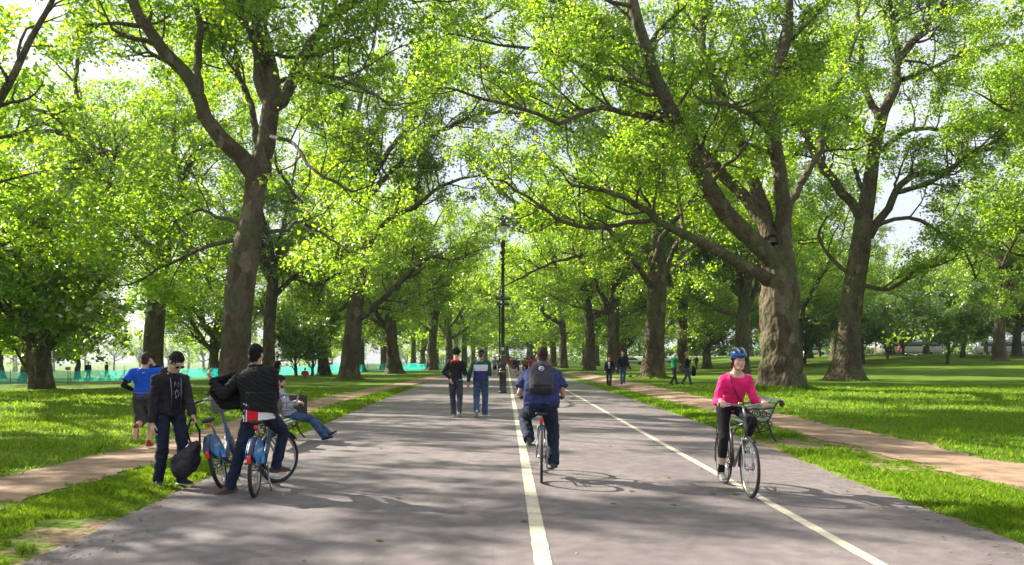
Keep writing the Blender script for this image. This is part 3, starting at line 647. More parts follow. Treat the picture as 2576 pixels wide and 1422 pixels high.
    for i, (x0, x1, y, h, lab) in enumerate([(12, 215, 190, 3.2, 'long far hedge under the trees behind the right lawn'), (-34, 40, 262, 5.5, 'hedge closing the road at the far end of the avenue')]):
        n = int((x1 - x0) * 120); X_ = rg.uniform(0, x1 - x0, n); Z_ = h * rg.random(n) * (.75 + .25 * np.sin(X_ * .7) * np.sin(X_ * .23 + 1))
        C_ = np.stack([X_, rg.normal(0, 1.0, n), Z_ + .1], 1); z0 = H((x0 + x1) / 2, y)
        o = link(bpy.data.objects.new('hedge', leaves_mesh('hedge', C_, .55, LEAF_MID, rg, False))); o.location = (x0, y, z0 - .1); tag(o, lab, 'hedge')
    # small park trees
    tr, lb = generic_spec(41, 2.2, .12, 6, .8, 3.6)
    S1 = grow_tree(41, tr, lb, ((0, 0, 4.8), (3.2, 3.2, 3.0)), nleaf=26, leaf=.24, lobed=False, zmin=1.7, sp=(.55, .5, .4), lens=(1.7, 1.0, .7), lmat=LEAF_MID, flare=.3, trunk_sides=10)
    tr, lb = generic_spec(42, 2.6, .22, 7, .95, 5.2)
    S2 = grow_tree(42, tr, lb, ((0, 0, 5.6), (5.2, 5.2, 4.2)), nleaf=30, leaf=.27, lobed=False, zmin=1.8, sp=(.6, .6, .45), lens=(2.3, 1.3, .8), lmat=LEAF_DARK, flare=.3, trunk_sides=10)
    S = [S1, S2]
    for k, px, Y, s, lab in [(0, 78, 43, 1.25, 'thin young tree beside the low branched tree on the far left'), (1, 195, 92, 1.25, 'dark spreading tree beyond the cyan fence'), (0, 745, 74, 1.0, 'small lawn tree, the one nearer the litter bin'), (0, 786, 78, 1.05, 'small lawn tree right of the seated red shirt'),
                             (1, 1782, 112, 1.0, 'dark small tree between the two straight trunks on the right lawn'), (0, 2025, 96, 1.2, 'thin young tree close right of the massive trunk'), (1, 2062, 125, 1.0, 'small dark tree between the massive and the leaning trunk'),
                             (0, 2172, 92, 1.3, 'thin tree just right of the leaning trunk'), (0, 2232, 100, 1.2, 'small tree on the right lawn, second right of the leaning trunk'), (0, 2272, 112, 1.3, 'small tree on the right lawn, third right of the leaning trunk'),
                             (0, 2384, 84, 1.25, 'thin stemmed young tree standing nearest on the open right lawn'), (1, 2422, 98, 1.2, 'twin stemmed dark tree on the right lawn'), (1, 2480, 128, 1.3, 'dark broad tree in front of the parked coach')]:
        put(S, k, px, Y, s, lab, 'small park trees', 'park_tree')
    # hazy belt beyond the left meadow: far individual trees
    for i in range(26):
        X = -330 + i * 12.5 + rd.uniform(-4, 4); Y = 400 + rd.uniform(-15, 40)
        put(FAR, i, 0, Y, rd.uniform(.75, 1.15), nth(i) + ' hazy tree from the left in the belt beyond the left meadow', 'hazy trees beyond the left meadow', X=X)

def haze():
    bm = bmesh.new(); bmesh.ops.create_cube(bm, size=1)
    for v in bm.verts: v.co = Vector((v.co.x * 1400, v.co.y * 1300 + 500, v.co.z * 60 + 16))
    me = bpy.data.meshes.new('haze'); bm.to_mesh(me); bm.free()
    m = bpy.data.materials.new('haze'); m.use_nodes = True; N = m.node_tree.nodes; N.remove(N['Principled BSDF'])
    v = N.new('ShaderNodeVolumePrincipled'); v.inputs['Density'].default_value = .00022; v.inputs['Color'].default_value = (.80, .88, 1, 1); v.inputs['Anisotropy'].default_value = .3
    m.node_tree.links.new(v.outputs[0], N['Material Output'].inputs['Volume']); me.materials.append(m)
    tag(link(bpy.data.objects.new('haze', me)), kind='stuff', label='faint blue summer haze over the park', cat='haze')
# ------------------------------------------------------------------ solid shapes joined and remeshed into one skin
class Sh:
    def __init__(s): s.V = []; s.F = []
    def ring_mesh(s, rings, cap=True):
        b = len(s.V); n = len(rings[0])
        for r in rings: s.V.extend(r)
        for i in range(len(rings) - 1):
            for j in range(n):
                j2 = (j + 1) % n; s.F.append((b + i * n + j, b + i * n + j2, b + (i + 1) * n + j2, b + (i + 1) * n + j))
        if cap:
            s.F.append(tuple(b + j for j in range(n))[::-1]); e = b + (len(rings) - 1) * n; s.F.append(tuple(e + j for j in range(n)))
        return s
    @staticmethod
    def frame(d):
        d = d.normalized(); ref = Vector((0, 1, 0)) if abs(d.z) > .7 else Vector((0, 0, 1))
        a = d.cross(ref).normalized(); return a, d.cross(a)
    def cone(s, p0, p1, r0, r1, cap0=True, cap1=True, n=14, flat=1.0, fa=None):
        """tapered limb from p0 to p1, round ends where asked; flat squeezes it along the second cross axis"""
        p0, p1 = Vector(p0), Vector(p1); d = (p1 - p0); a, b = s.frame(d); d = d.normalized()
        if fa is not None: b = (Vector(fa) - Vector(fa).dot(d) * d).normalized(); a = b.cross(d)
        prof = []
        if cap0: prof += [(p0 - d * r0 * math.cos(t), r0 * math.sin(t)) for t in (R(8), R(35), R(62))]
        prof += [(p0, r0), (p1, r1)]
        if cap1: prof += [(p1 + d * r1 * math.sin(t), r1 * math.cos(t)) for t in (R(28), R(55), R(82))]
        return s.ring_mesh([[c + (a * math.cos(2 * math.pi * j / n) + b * math.sin(2 * math.pi * j / n) * flat) * r for j in range(n)] for c, r in prof])
    def chain(s, pts, rad, n=12, **k):
        for i in range(len(pts) - 1): s.cone(pts[i], pts[i + 1], rad[i], rad[i + 1], n=n, **k)
        return s
    def ell(s, c, r, M=None, n=16, m=10):
        c = Vector(c); rings = []
        for i in range(m + 1):
            t = math.pi * (.02 + .96 * i / m); ring = []
            for j in range(n):
                p = 2 * math.pi * j / n
                v = Vector((r[0] * math.sin(t) * math.cos(p), r[1] * math.sin(t) * math.sin(p), -r[2] * math.cos(t)))
                ring.append(c + (M @ v if M else v))
            rings.append(ring)
        return s.ring_mesh(rings)
    def loft(s, secs, n=20, e=2.4):
        """secs: (centre, half-axis a, half-axis b) superellipse sections"""
        rings = []
        for c, a, b in secs:
            ring = []
            for j in range(n):
                t = 2 * math.pi * j / n; ct, st = math.cos(t), math.sin(t)
                ring.append(Vector(c) + Vector(a) * (abs(ct) ** (2 / e)) * (1 if ct > 0 else -1) + Vector(b) * (abs(st) ** (2 / e)) * (1 if st > 0 else -1))
            rings.append(ring)
        return s.ring_mesh(rings)
    def box(s, c, h, M=None):
        c = Vector(c); b = len(s.V)
        for x in (-1, 1):
            for y in (-1, 1):
                for z in (-1, 1):
                    v = Vector((x * h[0], y * h[1], z * h[2])); s.V.append(c + (M @ v if M else v))
        for f in ((0, 1, 3, 2), (4, 6, 7, 5), (0, 4, 5, 1), (2, 3, 7, 6), (0, 2, 6, 4), (1, 5, 7, 3)): s.F.append(tuple(b + i for i in f))
        return s
    def tube(s, pts, r, n=8, closed=False):
        """a constant or tapered tube along a polyline as one continuous sweep"""
        pts = [Vector(p) for p in pts]; k = len(pts); rr = r if isinstance(r, (list, tuple)) else [r] * k
        rings = []; a = None
        for i, p in enumerate(pts):
            if closed: T = pts[(i + 1) % k] - pts[i - 1]
            else: T = pts[min(i + 1, k - 1)] - pts[max(i - 1, 0)]
            T = T.normalized()
            if a is None: a, b = s.frame(T)
            else: a = (a - a.dot(T) * T).normalized(); b = T.cross(a)
            rings.append([p + (a * math.cos(2 * math.pi * j / n) + b * math.sin(2 * math.pi * j / n)) * rr[i] for j in range(n)])
        if closed: rings.append(rings[0]); return s.ring_mesh(rings, cap=False)
        return s.ring_mesh(rings)
    def raw(s, name, m, smooth=True):
        cnt = [len(f) for f in s.F]; idx = [i for f in s.F for i in f]
        return npmesh(name, [tuple(v) for v in s.V], cnt, idx, m, smooth)
    def obj(s, name, m, parent=None, smooth=True, bevel=0.0):
        o = link(bpy.data.objects.new(name, s.raw(name, m, smooth)), parent)
        if bevel:
            md = o.modifiers.new('bevel', 'BEVEL'); md.width = bevel; md.segments = 2; md.limit_method = 'ANGLE'
        return o
    def skin(s, name, m, parent=None, voxel=.01, smooth=3, disp=0.0, dscale=9.0, dz=1.0, fn=None):
        """union of all shapes by voxel remesh, smoothed: one continuous surface"""
        me = s.raw(name, None); o = bpy.data.objects.new(name, me); COL.objects.link(o)
        md = o.modifiers.new('r', 'REMESH'); md.mode = 'VOXEL'; md.voxel_size = voxel; md.use_smooth_shade = True
        if smooth: sd_ = o.modifiers.new('s', 'SMOOTH'); sd_.factor = .5; sd_.iterations = smooth
        dg = bpy.context.evaluated_depsgraph_get(); dg.update()
        me2 = bpy.data.meshes.new_from_object(o.evaluated_get(dg)); o.modifiers.clear(); o.data = me2; bpy.data.meshes.remove(me)
        me2.name = name
        if disp or fn:
            sd2 = random.random() * 50
            nr = [v.normal.copy() for v in me2.vertices]
            for v, nn in zip(me2.vertices, nr):
                c = v.co
                if disp: v.co = c + nn * disp * (noise.noise(Vector((c.x * dscale + sd2, c.y * dscale, c.z * dscale * dz))) + .5 * noise.noise(Vector((c.x * dscale * 2.3 + sd2, c.y * dscale * 2.3, c.z * dscale * dz * 2.3))))
                if fn: v.co = fn(v.co.copy(), nn)
        me2.materials.clear(); me2.materials.append(m)
        me2.polygons.foreach_set('use_smooth', np.ones(len(me2.polygons), dtype=bool)); me2.update()
        if parent is not None: o.parent = parent
        return o

def ik(a, c, l1, l2, pole):
    a, c, pole = Vector(a), Vector(c), Vector(pole)
    d = c - a; L = d.length; mx_ = (l1 + l2) * .999
    if L > mx_: c = a + d * mx_ / L; d = c - a; L = mx_
    u = d / L; x = (l1 * l1 - l2 * l2 + L * L) / (2 * L); h = math.sqrt(max(0, l1 * l1 - x * x))
    pp = pole - pole.dot(u) * u
    pp = pp.normalized() if pp.length > 1e-4 else Vector((0, 0, 1))
    return a + u * x + pp * h, c

def hand(S, w, d, nrm, side, curl=.5, spreadf=0.0, k=1.0, thumb=.5):
    """w wrist, d pointing along the hand, nrm palm normal (fingers curl towards it), side +1 when the thumb lies on d x nrm"""
    d = Vector(d).normalized(); nrm = Vector(nrm); nrm = (nrm - nrm.dot(d) * d).normalized(); lat = d.cross(nrm) * side
    w = Vector(w)
    S.loft([(w - d * .01 * k, lat * .024 * k, nrm * .017 * k), (w + d * .02 * k, lat * .030 * k, nrm * .016 * k), (w + d * .06 * k, lat * .041 * k, nrm * .015 * k), (w + d * .092 * k, lat * .040 * k, nrm * .013 * k)], n=12)
    for i, (o, L) in enumerate([(.031, .078), (.0105, .088), (-.0105, .082), (-.031, .064)]):
        p = w + d * .088 * k + lat * o * k; a = curl * .55; dd = (d + lat * spreadf * (o / .031) * .25).normalized(); seg = [L * .45, L * .30, L * .25]
        ax = dd.cross(nrm)
        r = .0088
        for q in range(3):
            v = dd * math.cos(a) + nrm * math.sin(a); p2 = p + v * seg[q] * k
            S.cone(p, p2, r * k, (r - .0009) * k, n=8); p = p2; r -= .0008; a += curl * (.9 if q == 0 else .7)
    p = w + d * .028 * k + lat * .026 * k + nrm * .006 * k
    v = (d * .72 + lat * .62 + nrm * thumb * .7).normalized(); p2 = p + v * .042 * k; S.cone(p, p2, .0125 * k, .0105 * k, n=8)
    v = (d * .85 + lat * (.30 - .3 * thumb) + nrm * thumb * .75).normalized(); S.cone(p2, p2 + v * .034 * k, .0102 * k, .0082 * k, n=8)

SKIN = {}
def skinmat(key, c):
    if key not in SKIN: SKIN[key] = mat('skin_' + key, c, .5, col2=tuple(x * .84 for x in c), scale=14, bump=.15, bscale=120, bdist=.002, spec=.4)
    return SKIN[key]

def person(label, loc, rz, J, out, vox=.0085, group=None, s=1.0, detail=True):
    """J: joint dictionary in the person's own frame (faces +Y, right = +X). out: clothing. Returns the root Empty and solved joints."""
    root = empty('person', loc, rz, label, 'person', group); root.scale = (s, s, s)
    V = lambda *a: Vector(a)
    g = lambda k, d: Vector(J.get(k, d))
    pel = g('pel', (0, 0, .95)); neck = g('neck', (0, .0, 1.47)); hy, sy = J.get('hipyaw', 0), J.get('shyaw', 0)
    up = (neck - pel).normalized()
    def lat(y, tilt=0):
        v = Vector((math.cos(y), math.sin(y), tilt)); v = v - v.dot(up) * up; return v.normalized()
    lh, ls = lat(hy, J.get('hiptilt', 0)), lat(sy, J.get('shtilt', 0))
    bk = out.get('bulk', 1.0); sw = out.get('sw', .185)
    hp = {q: pel + lh * .092 * q + Vector((0, 0, -.03)) for q in (-1, 1)}
    sh = {q: neck + ls * sw * q - up * out.get('drop', .07) for q in (-1, 1)}
    nm = {1: 'R', -1: 'L'}
    la1, la2, ll1, ll2 = .285, .255, .43, .43
    wr, el, an, kn = {}, {}, {}, {}
    for q in (-1, 1):
        n = nm[q]
        el[q], wr[q] = ik(sh[q], g('h' + n, (q * .25, .05, .86)), la1, la2, g('e' + n, (q * .3, -1, 0)))
        kn[q], an[q] = ik(hp[q], g('a' + n, (q * .1, 0, .09)), ll1, ll2, g('k' + n, (q * .12, 1, 0)))
    hd = g('head', tuple(neck + V(0, .02, .17))); fdir = g('face', (0, 1, 0)).normalized()
    fr = fdir.cross(V(0, 0, 1)).normalized(); fu = fr.cross(fdir).normalized()
    HM = Matrix((fr, fdir, fu)).transposed()
    hk = out.get('headk', 1.0)
    hp_ = lambda x, y, z: hd + HM @ (V(x, y, z) * hk)
    # ---- body: one continuous skin
    S = Sh()
    def torso(S, inf, t0, t1, belly=0.0):
        secs = [(-.14, .105, .085), (-.06, .150, .108), (0, .165, .112), (.12, .158, .108), (.25, .145, .100), (.42, .148, .104), (.6, .165, .114), (.75, .175, .114), (.86, .165, .100), (.94, .120, .080), (1.0, .075, .065)]
        o = []; L = (neck - pel).length; bend = J.get('bend', 0.0)
        for t in [t0] + [a for a, _, _ in secs if t0 < a < t1] + [t1]:
            rx = np.interp(t, [a for a, _, _ in secs], [b for _, b, _ in secs]); ry = np.interp(t, [a for a, _, _ in secs], [c for _, _, c in secs])
            u = max(0, min(1, t)); l = (lh * (1 - u) + ls * u).normalized(); f = up.cross(l).normalized()
            c = pel + up * L * t - f * bend * 4 * u * (1 - u)
            bb = belly * math.exp(-((t - .28) / .25) ** 2)
            o.append((c + f * bb * .4, l * (rx * bk + inf + bb * .5), f * (ry * bk + inf + bb * .6)))
        S.loft(o)
    torso(S, 0, -.12, 1.0)
    hb = {1: 1.0}
    for q in (-1, 1):
        S.cone(neck - up * .05, sh[q], .055, .052); S.cone(sh[q], el[q], .048 * bk, .037); S.cone(el[q], wr[q], .038, .025)
        S.cone(hp[q], kn[q], .083 * bk, .052); S.cone(kn[q], an[q], .052, .036); m_ = kn[q].lerp(an[q], .3); bkd = (kn[q] - (hp[q] + an[q]) / 2)
        bkd = -bkd.normalized() if bkd.length > .02 else V(0, -1, 0)
        S.ell(m_ + bkd * .014, (.05, .05, .11), Sh_rot(an[q] - kn[q]))
        n = nm[q]
        if detail is not None:
            fd = g('f' + n, tuple((wr[q] - el[q]))); pn = g('n' + n, (-q, 0, 0)); sd_ = J.get('s' + n, 1)
            hand(S, wr[q], fd, pn, sd_, J.get('c' + n, .45), J.get('sp' + n, 0), 1.0 if vox < .012 else 1.05, J.get('t' + n, .5))
        td = g('t_' + n, (q * .12, 1, 0)).normalized()
        S.cone(an[q] - V(0, 0, .03), an[q] + td * .14 - V(0, 0, .055), .038, .03, flat=.8)
    S.chain([neck - up * .05, neck.lerp(hd, .35), hd + HM @ V(0, -.025, -.06)], [.062, .055, .056])
    # head
    S.ell(hp_(0, -.012, .035), (.077, .096, .088), HM); S.ell(hp_(0, .028, -.025), (.066, .070, .088), HM)
    S.ell(hp_(0, .052, -.080), (.040, .038, .032), HM); S.ell(hp_(0, .070, .030), (.055, .024, .022), HM)
    for q in (-1, 1):
        S.ell(hp_(q * .036, .060, -.028), (.024, .026, .022), HM); S.ell(hp_(q * .084, -.006, -.008), (.011, .020, .034), HM)
        S.cone(hp_(q * .05, .0, -.065), hp_(q * .012, .07, -.092), .025, .022)
    S.cone(hp_(0, .090, .018), hp_(0, .112, -.026), .009, .0135, n=8); S.ell(hp_(0, .104, -.030), (.017, .013, .009), HM)
    S.ell(hp_(0, .090, -.062), (.024, .013, .006), HM); S.ell(hp_(0, .090, -.073), (.021, .013, .007), HM)
    sk = skinmat(out.get('skin', 'fair'), out.get('skinc', (.62, .38, .27)))
    S.skin('body', sk, root, vox * .72 if detail else vox, 2)
    if detail:
        E = Sh(); I = Sh()
        for q in (-1, 1):
            E.ell(hp_(q * .031, .0855, .004), (.0135, .007, .0075), HM, 10, 6); I.ell(hp_(q * .031, .0905, .003), (.0058, .0035, .0058), HM, 8, 6)
        E.obj('eye', mat('eye_white', (.75, .72, .70), .25), root); I.obj('iris', mat('iris', (.03, .025, .02), .2), root)
        LP_ = Sh(); LP_.ell(hp_(0, .0995, -.0625), (.022, .006, .0045), HM, 12, 6); LP_.ell(hp_(0, .0985, -.072), (.019, .006, .0055), HM, 12, 6)
        LP_.obj('lips', mat('lips_' + out.get('skin', 'fair'), tuple(c * f for c, f in zip(out.get('skinc', (.62, .38, .27)), (.85, .55, .55))), .45), root)
    # ---- hair
    hm = mat('hair_' + out.get('hairn', 'black'), out.get('hairc', (.008, .006, .005)), .75, col2=tuple(c * 1.8 + .004 for c in out.get('hairc', (.012, .010, .009))), scale=60, bump=.8, bscale=150, stretch=(1, 1, .3), spec=.12)
    hs = out.get('hair', 'short')
    if hs:
        Hh = Sh()
        if hs == 'short' or hs == 'crop':
            th = .006 if hs == 'crop' else .013
            Hh.ell(hp_(0, -.018, .042), (.0755 + th * .55, .092 + th * .9, .086 + th), HM); Hh.ell(hp_(0, -.050, -.028), (.060 + th * .3, .046 + th * .6, .076), HM)
            if hs == 'short': Hh.ell(hp_(0, .045, .085), (.058, .040, .030), HM)
            for q in (-1, 1):
                Hh.cone(hp_(q * .076, .016, .03), hp_(q * .079, .012, -.006), .009, .006, n=8)
                if detail: Hh.cone(hp_(q * .016, .096, .024), hp_(q * .048, .085, .027), .0035, .003, n=6)
        elif hs == 'curly':
            rd = random.Random(3)
            Hh.ell(hp_(0, -.02, .05), (.092, .100, .095), HM)
            for i in range(60):
                v = Vector((rd.gauss(0, 1), rd.gauss(0, 1), rd.gauss(.4, 1))).normalized()
                if v.y > .45 and v.z < .4: continue
                if v.z < -.55: continue
                Hh.ell(hp_(v.x * .108, -.02 + v.y * .116, .055 + v.z * .112), (.021, .021, .021))
        elif hs == 'long':
            Hh.ell(hp_(0, -.018, .042), (.092, .105, .100), HM)
            for q in (-1, 1): Hh.chain([hp_(q * .07, 0, .03), hp_(q * .085, -.01, -.06), hp_(q * .08, .01, -.17)], [.03, .028, .02])
            Hh.chain([hp_(0, -.07, .03), hp_(0, -.085, -.07), hp_(0, -.07, -.18)], [.06, .055, .03])
        elif hs == 'tied':
            Hh.ell(hp_(0, -.02, .040), (.084, .100, .092), HM); Hh.ell(hp_(0, -.06, -.045), (.065, .045, .05), HM)
            for q in (-1, 1): Hh.cone(hp_(q * .078, .0, .02), hp_(q * .080, -.015, -.07), .014, .016)
        Hh.skin('hair', hm, root, .0075 if detail else .014, 1, .010 if hs != 'crop' else .003, 55 if hs != 'curly' else 70)
    # ---- trousers
    b = out.get('bottom')
    if b:
        m_, ln, inf = b[0], b[1], b[2]
        T = Sh(); torso(T, .012 + inf * .3, -.13, .17)
        for q in (-1, 1):
            kk, hh, aa = kn[q], hp[q], an[q]
            hh2 = hh + Vector((0, 0, -.0))
            T.cone(pel + lh * .06 * q, hh2, .10 * bk + inf * .4, .094 * bk + inf * .5)
            T.cone(hh2, kk, .092 * bk + inf * .6, .062 + inf)
            if ln == 'full': T.cone(kk, aa + (aa - kk).normalized() * .035, .062 + inf, .050 + inf * 1.15, cap1=False)
            elif ln == 'capri': T.cone(kk, kk.lerp(aa, .55), .060 + inf, .052 + inf, cap1=False)
            else: T.cone(hh2.lerp(kk, .7), kk + (kk - hh).normalized() * .02, .074 + inf * 1.5, .078 + inf * 1.6, cap1=False)
        T.skin(b[3] if len(b) > 3 else 'trousers', m_, root, vox, 3, out.get('wrk', .010) if ln != 'capri' else .003, 11, 1.5)
    # ---- top
    t = out.get('top')
    if t:
        m_, slv, inf = t['m'], t.get('sleeve', 'long'), t.get('inf', .016)
        T = Sh(); torso(T, inf + .006, t.get('hem', -.10), .97, t.get('belly', 0))
        for q in (-1, 1):
            n = nm[q]
            T.cone(neck - up * .055, sh[q], .062 + inf * .5, .058 + inf * .6)
            if slv == 'none': pass
            elif slv == 'short':
                e = sh[q].lerp(el[q], .72); T.cone(sh[q], e, .058 * bk + inf * .7, .062 * bk + inf * 1.1, cap1=False)
            else:
                T.cone(sh[q], el[q], .056 * bk + inf * .6, .046 + inf * .7); e = el[q].lerp(wr[q], t.get('slen', .97)); T.cone(el[q], e, .046 + inf * .7, .034 + inf * .6, cap1=False)
        col = t.get('collar', .03)
        if col: T.loft([(neck - up * .05, ls * .085, up.cross(ls) * .078), (neck + up * (col - .02) + fdir * .004, ls * .066, up.cross(ls) * .062)])
        if t.get('hood'):
            f = up.cross(ls); T.ell(neck - f * .075 - up * .01, (.10, .055, .07)); T.cone(neck + ls * .08 + up * .0, neck - ls * .08, .035, .035)
        if t.get('extra'): t['extra'](T, dict(pel=pel, neck=neck, sh=sh, el=el, wr=wr, up=up, ls=ls, lh=lh))
        T.skin(t.get('name', 'shirt'), m_, root, vox, t.get('smooth', 3), t.get('disp', .011), t.get('ds', 13), t.get('dz', 1.3), t.get('fn'))
    # ---- shoes
    sm_ = out.get('shoes')
    if sm_:
        for q in (-1, 1):
            n = nm[q]; td = g('t_' + n, (q * .12, 1, 0)).normalized(); a = an[q]
            upv = g('u_' + n, (0, 0, 1)); upv = (upv - upv.dot(td) * td).normalized(); lt = td.cross(upv)
            X = Sh(); o = a - upv * .082
            X.loft([(o - td * .072 + upv * .035, lt * .026, upv * .034), (o - td * .045 + upv * .045, lt * .036, upv * .045), (o + td * .0 + upv * .050, lt * .040, upv * .050), (o + td * .07 + upv * .040, lt * .044, upv * .038), (o + td * .135 + upv * .028, lt * .046, upv * .028), (o + td * .180 + upv * .022, lt * .034, upv * .020)], n=16)
            X.cone(o + upv * .05 - td * .02, a + upv * .012 - td * .015, .044, .040)
            shoe = X.skin('shoe', sm_[0], root, vox * .9, 2, .002, 30)
            Z = Sh(); Z.loft([(o - td * .080 + upv * .010, lt * .024, upv * .013), (o - td * .05 + upv * .010, lt * .040, upv * .014), (o + td * .03 + upv * .009, lt * .042, upv * .012), (o + td * .12 + upv * .010, lt * .051, upv * .012), (o + td * .185 + upv * .014, lt * .034, upv * .011)], n=14, e=2.6)
            Z.obj('sole', sm_[1], shoe)
            if out.get('socks'): Sh().cone(a - upv * .01, a + (kn[q] - a).normalized() * .10, .042, .041, n=14).obj('sock', out['socks'], root)
    root['_'] = 0; del root['_']
    return root, dict(pel=pel, neck=neck, sh=sh, el=el, wr=wr, an=an, kn=kn, hd=hd, HM=HM, hp=hp_, up=up, ls=ls, lh=lh)
def Sh_rot(d):
    d = Vector(d).normalized(); a, b = Sh.frame(d); return Matrix((a, b, d)).transposed()

# ------------------------------------------------------------------ fabrics
def fabric(name, c, rough=.85, f=.7, scale=14, bump=.7, bscale=22):
    return mat(name, c, rough, col2=tuple(x * f for x in c), scale=scale, bump=bump, bscale=bscale, bdist=.012, spec=.25)
def bandmat(name, bands, axis=2, soft=.35):
    """cloth with bands by height in the wearer's own frame: [(z where it starts, colour)...]"""
    m, N, L, P = newmat(name); tc = N.new('ShaderNodeTexCoord'); sp = N.new('ShaderNodeSeparateXYZ'); L.new(tc.outputs['Object'], sp.inputs[0])
    mr = N.new('ShaderNodeMapRange'); lo, hi = bands[0][0], bands[-1][0] + .4; mr.inputs['From Min'].default_value = lo; mr.inputs['From Max'].default_value = hi
    L.new(sp.outputs[axis], mr.inputs['Value'])
    r = ramp(m.node_tree, [((z - lo) / (hi - lo), c) for z, c in bands], 'CONSTANT'); L.new(mr.outputs[0], r.inputs[0]); L.new(r.outputs[0], P.inputs['Base Color'])
    P.inputs['Roughness'].default_value = .9; P.inputs['Specular IOR Level'].default_value = .2
    n = N.new('ShaderNodeTexNoise'); n.inputs['Scale'].default_value = 24; L.new(tc.outputs['Object'], n.inputs['Vector'])
    b = N.new('ShaderNodeBump'); b.inputs['Strength'].default_value = soft; b.inputs['Distance'].default_value = .012; L.new(n.outputs['Fac'], b.inputs['Height']); L.new(b.outputs[0], P.inputs['Normal'])
    return m
BLACK = fabric('black_cloth', (.014, .013, .016)); JEANS = fabric('blue_denim', (.055, .10, .20), f=.55, scale=7); JEANS_D = fabric('dark_denim', (.018, .026, .055), f=.6, scale=7)
JEANS_G = fabric('grey_denim', (.045, .055, .075), f=.6, scale=6); NAVY = fabric('navy_cotton', (.032, .046, .15), f=.7, scale=9); GREYF = fabric('grey_marl', (.34, .36, .42), f=.75, scale=40)
WHITE_S = mat('white_rubber', (.55, .53, .50), .6); BLK_R = mat('black_rubber', (.018, .018, .018), .7); DKSOLE = mat('brown_rubber', (.10, .07, .055), .7)
# ------------------------------------------------------------------ bicycles (own frame: faces +Y, right = +X, ground z = 0)
TYRE = mat('tyre_rubber', (.022, .021, .020), .75, bump=.5, bscale=90, bdist=.004)
CHROME = mat('steel', (.55, .55, .56), .28, 1.0); ALU = mat('aluminium', (.42, .43, .45), .38, 1.0); SADB = mat('black_vinyl', (.016, .016, .017), .45)
REDL = mat('red_reflector', (.75, .03, .015), .25); GREYP = mat('grey_plastic', (.20, .19, .185), .5)
def arc(c, r, a0, a1, n, x=0.0):
    """points round an axle along X: angle from +Y towards +Z"""
    return [Vector((c[0] + x, c[1] + r * math.cos(a0 + (a1 - a0) * i / n), c[2] + r * math.sin(a0 + (a1 - a0) * i / n))) for i in range(n + 1)]
def wheel(root, c, r, yaw=0.0, tr=.019, pivot=None, spk=28):
    w = bpy.data.objects.new('wheel', Sh().tube([(-.045, 0, 0), (.045, 0, 0)], .022, 12).raw('hub', CHROME)); link(w, root); w.location = c
    if pivot is not None:
        M = Matrix.Rotation(yaw, 3, 'Z'); p = Vector(c) - Vector(pivot); w.location = Vector(pivot) + M @ p; w.rotation_euler = (0, 0, yaw)
    z = (0, 0, 0)
    Sh().tube(arc(z, r - tr, 0, 2 * math.pi * 39 / 40, 39), tr, 10, closed=True).obj('tyre', TYRE, w)
    rm = Sh(); n = 40
    prof = [(-.011, r - 2.1 * tr + .008), (.011, r - 2.1 * tr + .008), (.011, r - 2.1 * tr - .010), (.006, r - 2.1 * tr - .017), (-.006, r - 2.1 * tr - .017), (-.011, r - 2.1 * tr - .010)]
    rings = [[Vector((x, q * math.cos(t), q * math.sin(t))) for x, q in prof] for t in [2 * math.pi * i / n for i in range(n)]]
    rings.append(rings[0]); rm.ring_mesh(rings, cap=False); rm.obj('rim', CHROME, w, smooth=False)
    sp = Sh()
    for i in range(spk):
        a = 2 * math.pi * i / spk; b = a + (.35 if i % 2 else -.35); x = .028 if i % 4 < 2 else -.028
        sp.tube([(x, .02 * math.cos(b), .02 * math.sin(b)), (0, (r - 2.1 * tr) * math.cos(a), (r - 2.1 * tr) * math.sin(a))], .0014, 4)
    sp.obj('spokes', CHROME, w)
    return w
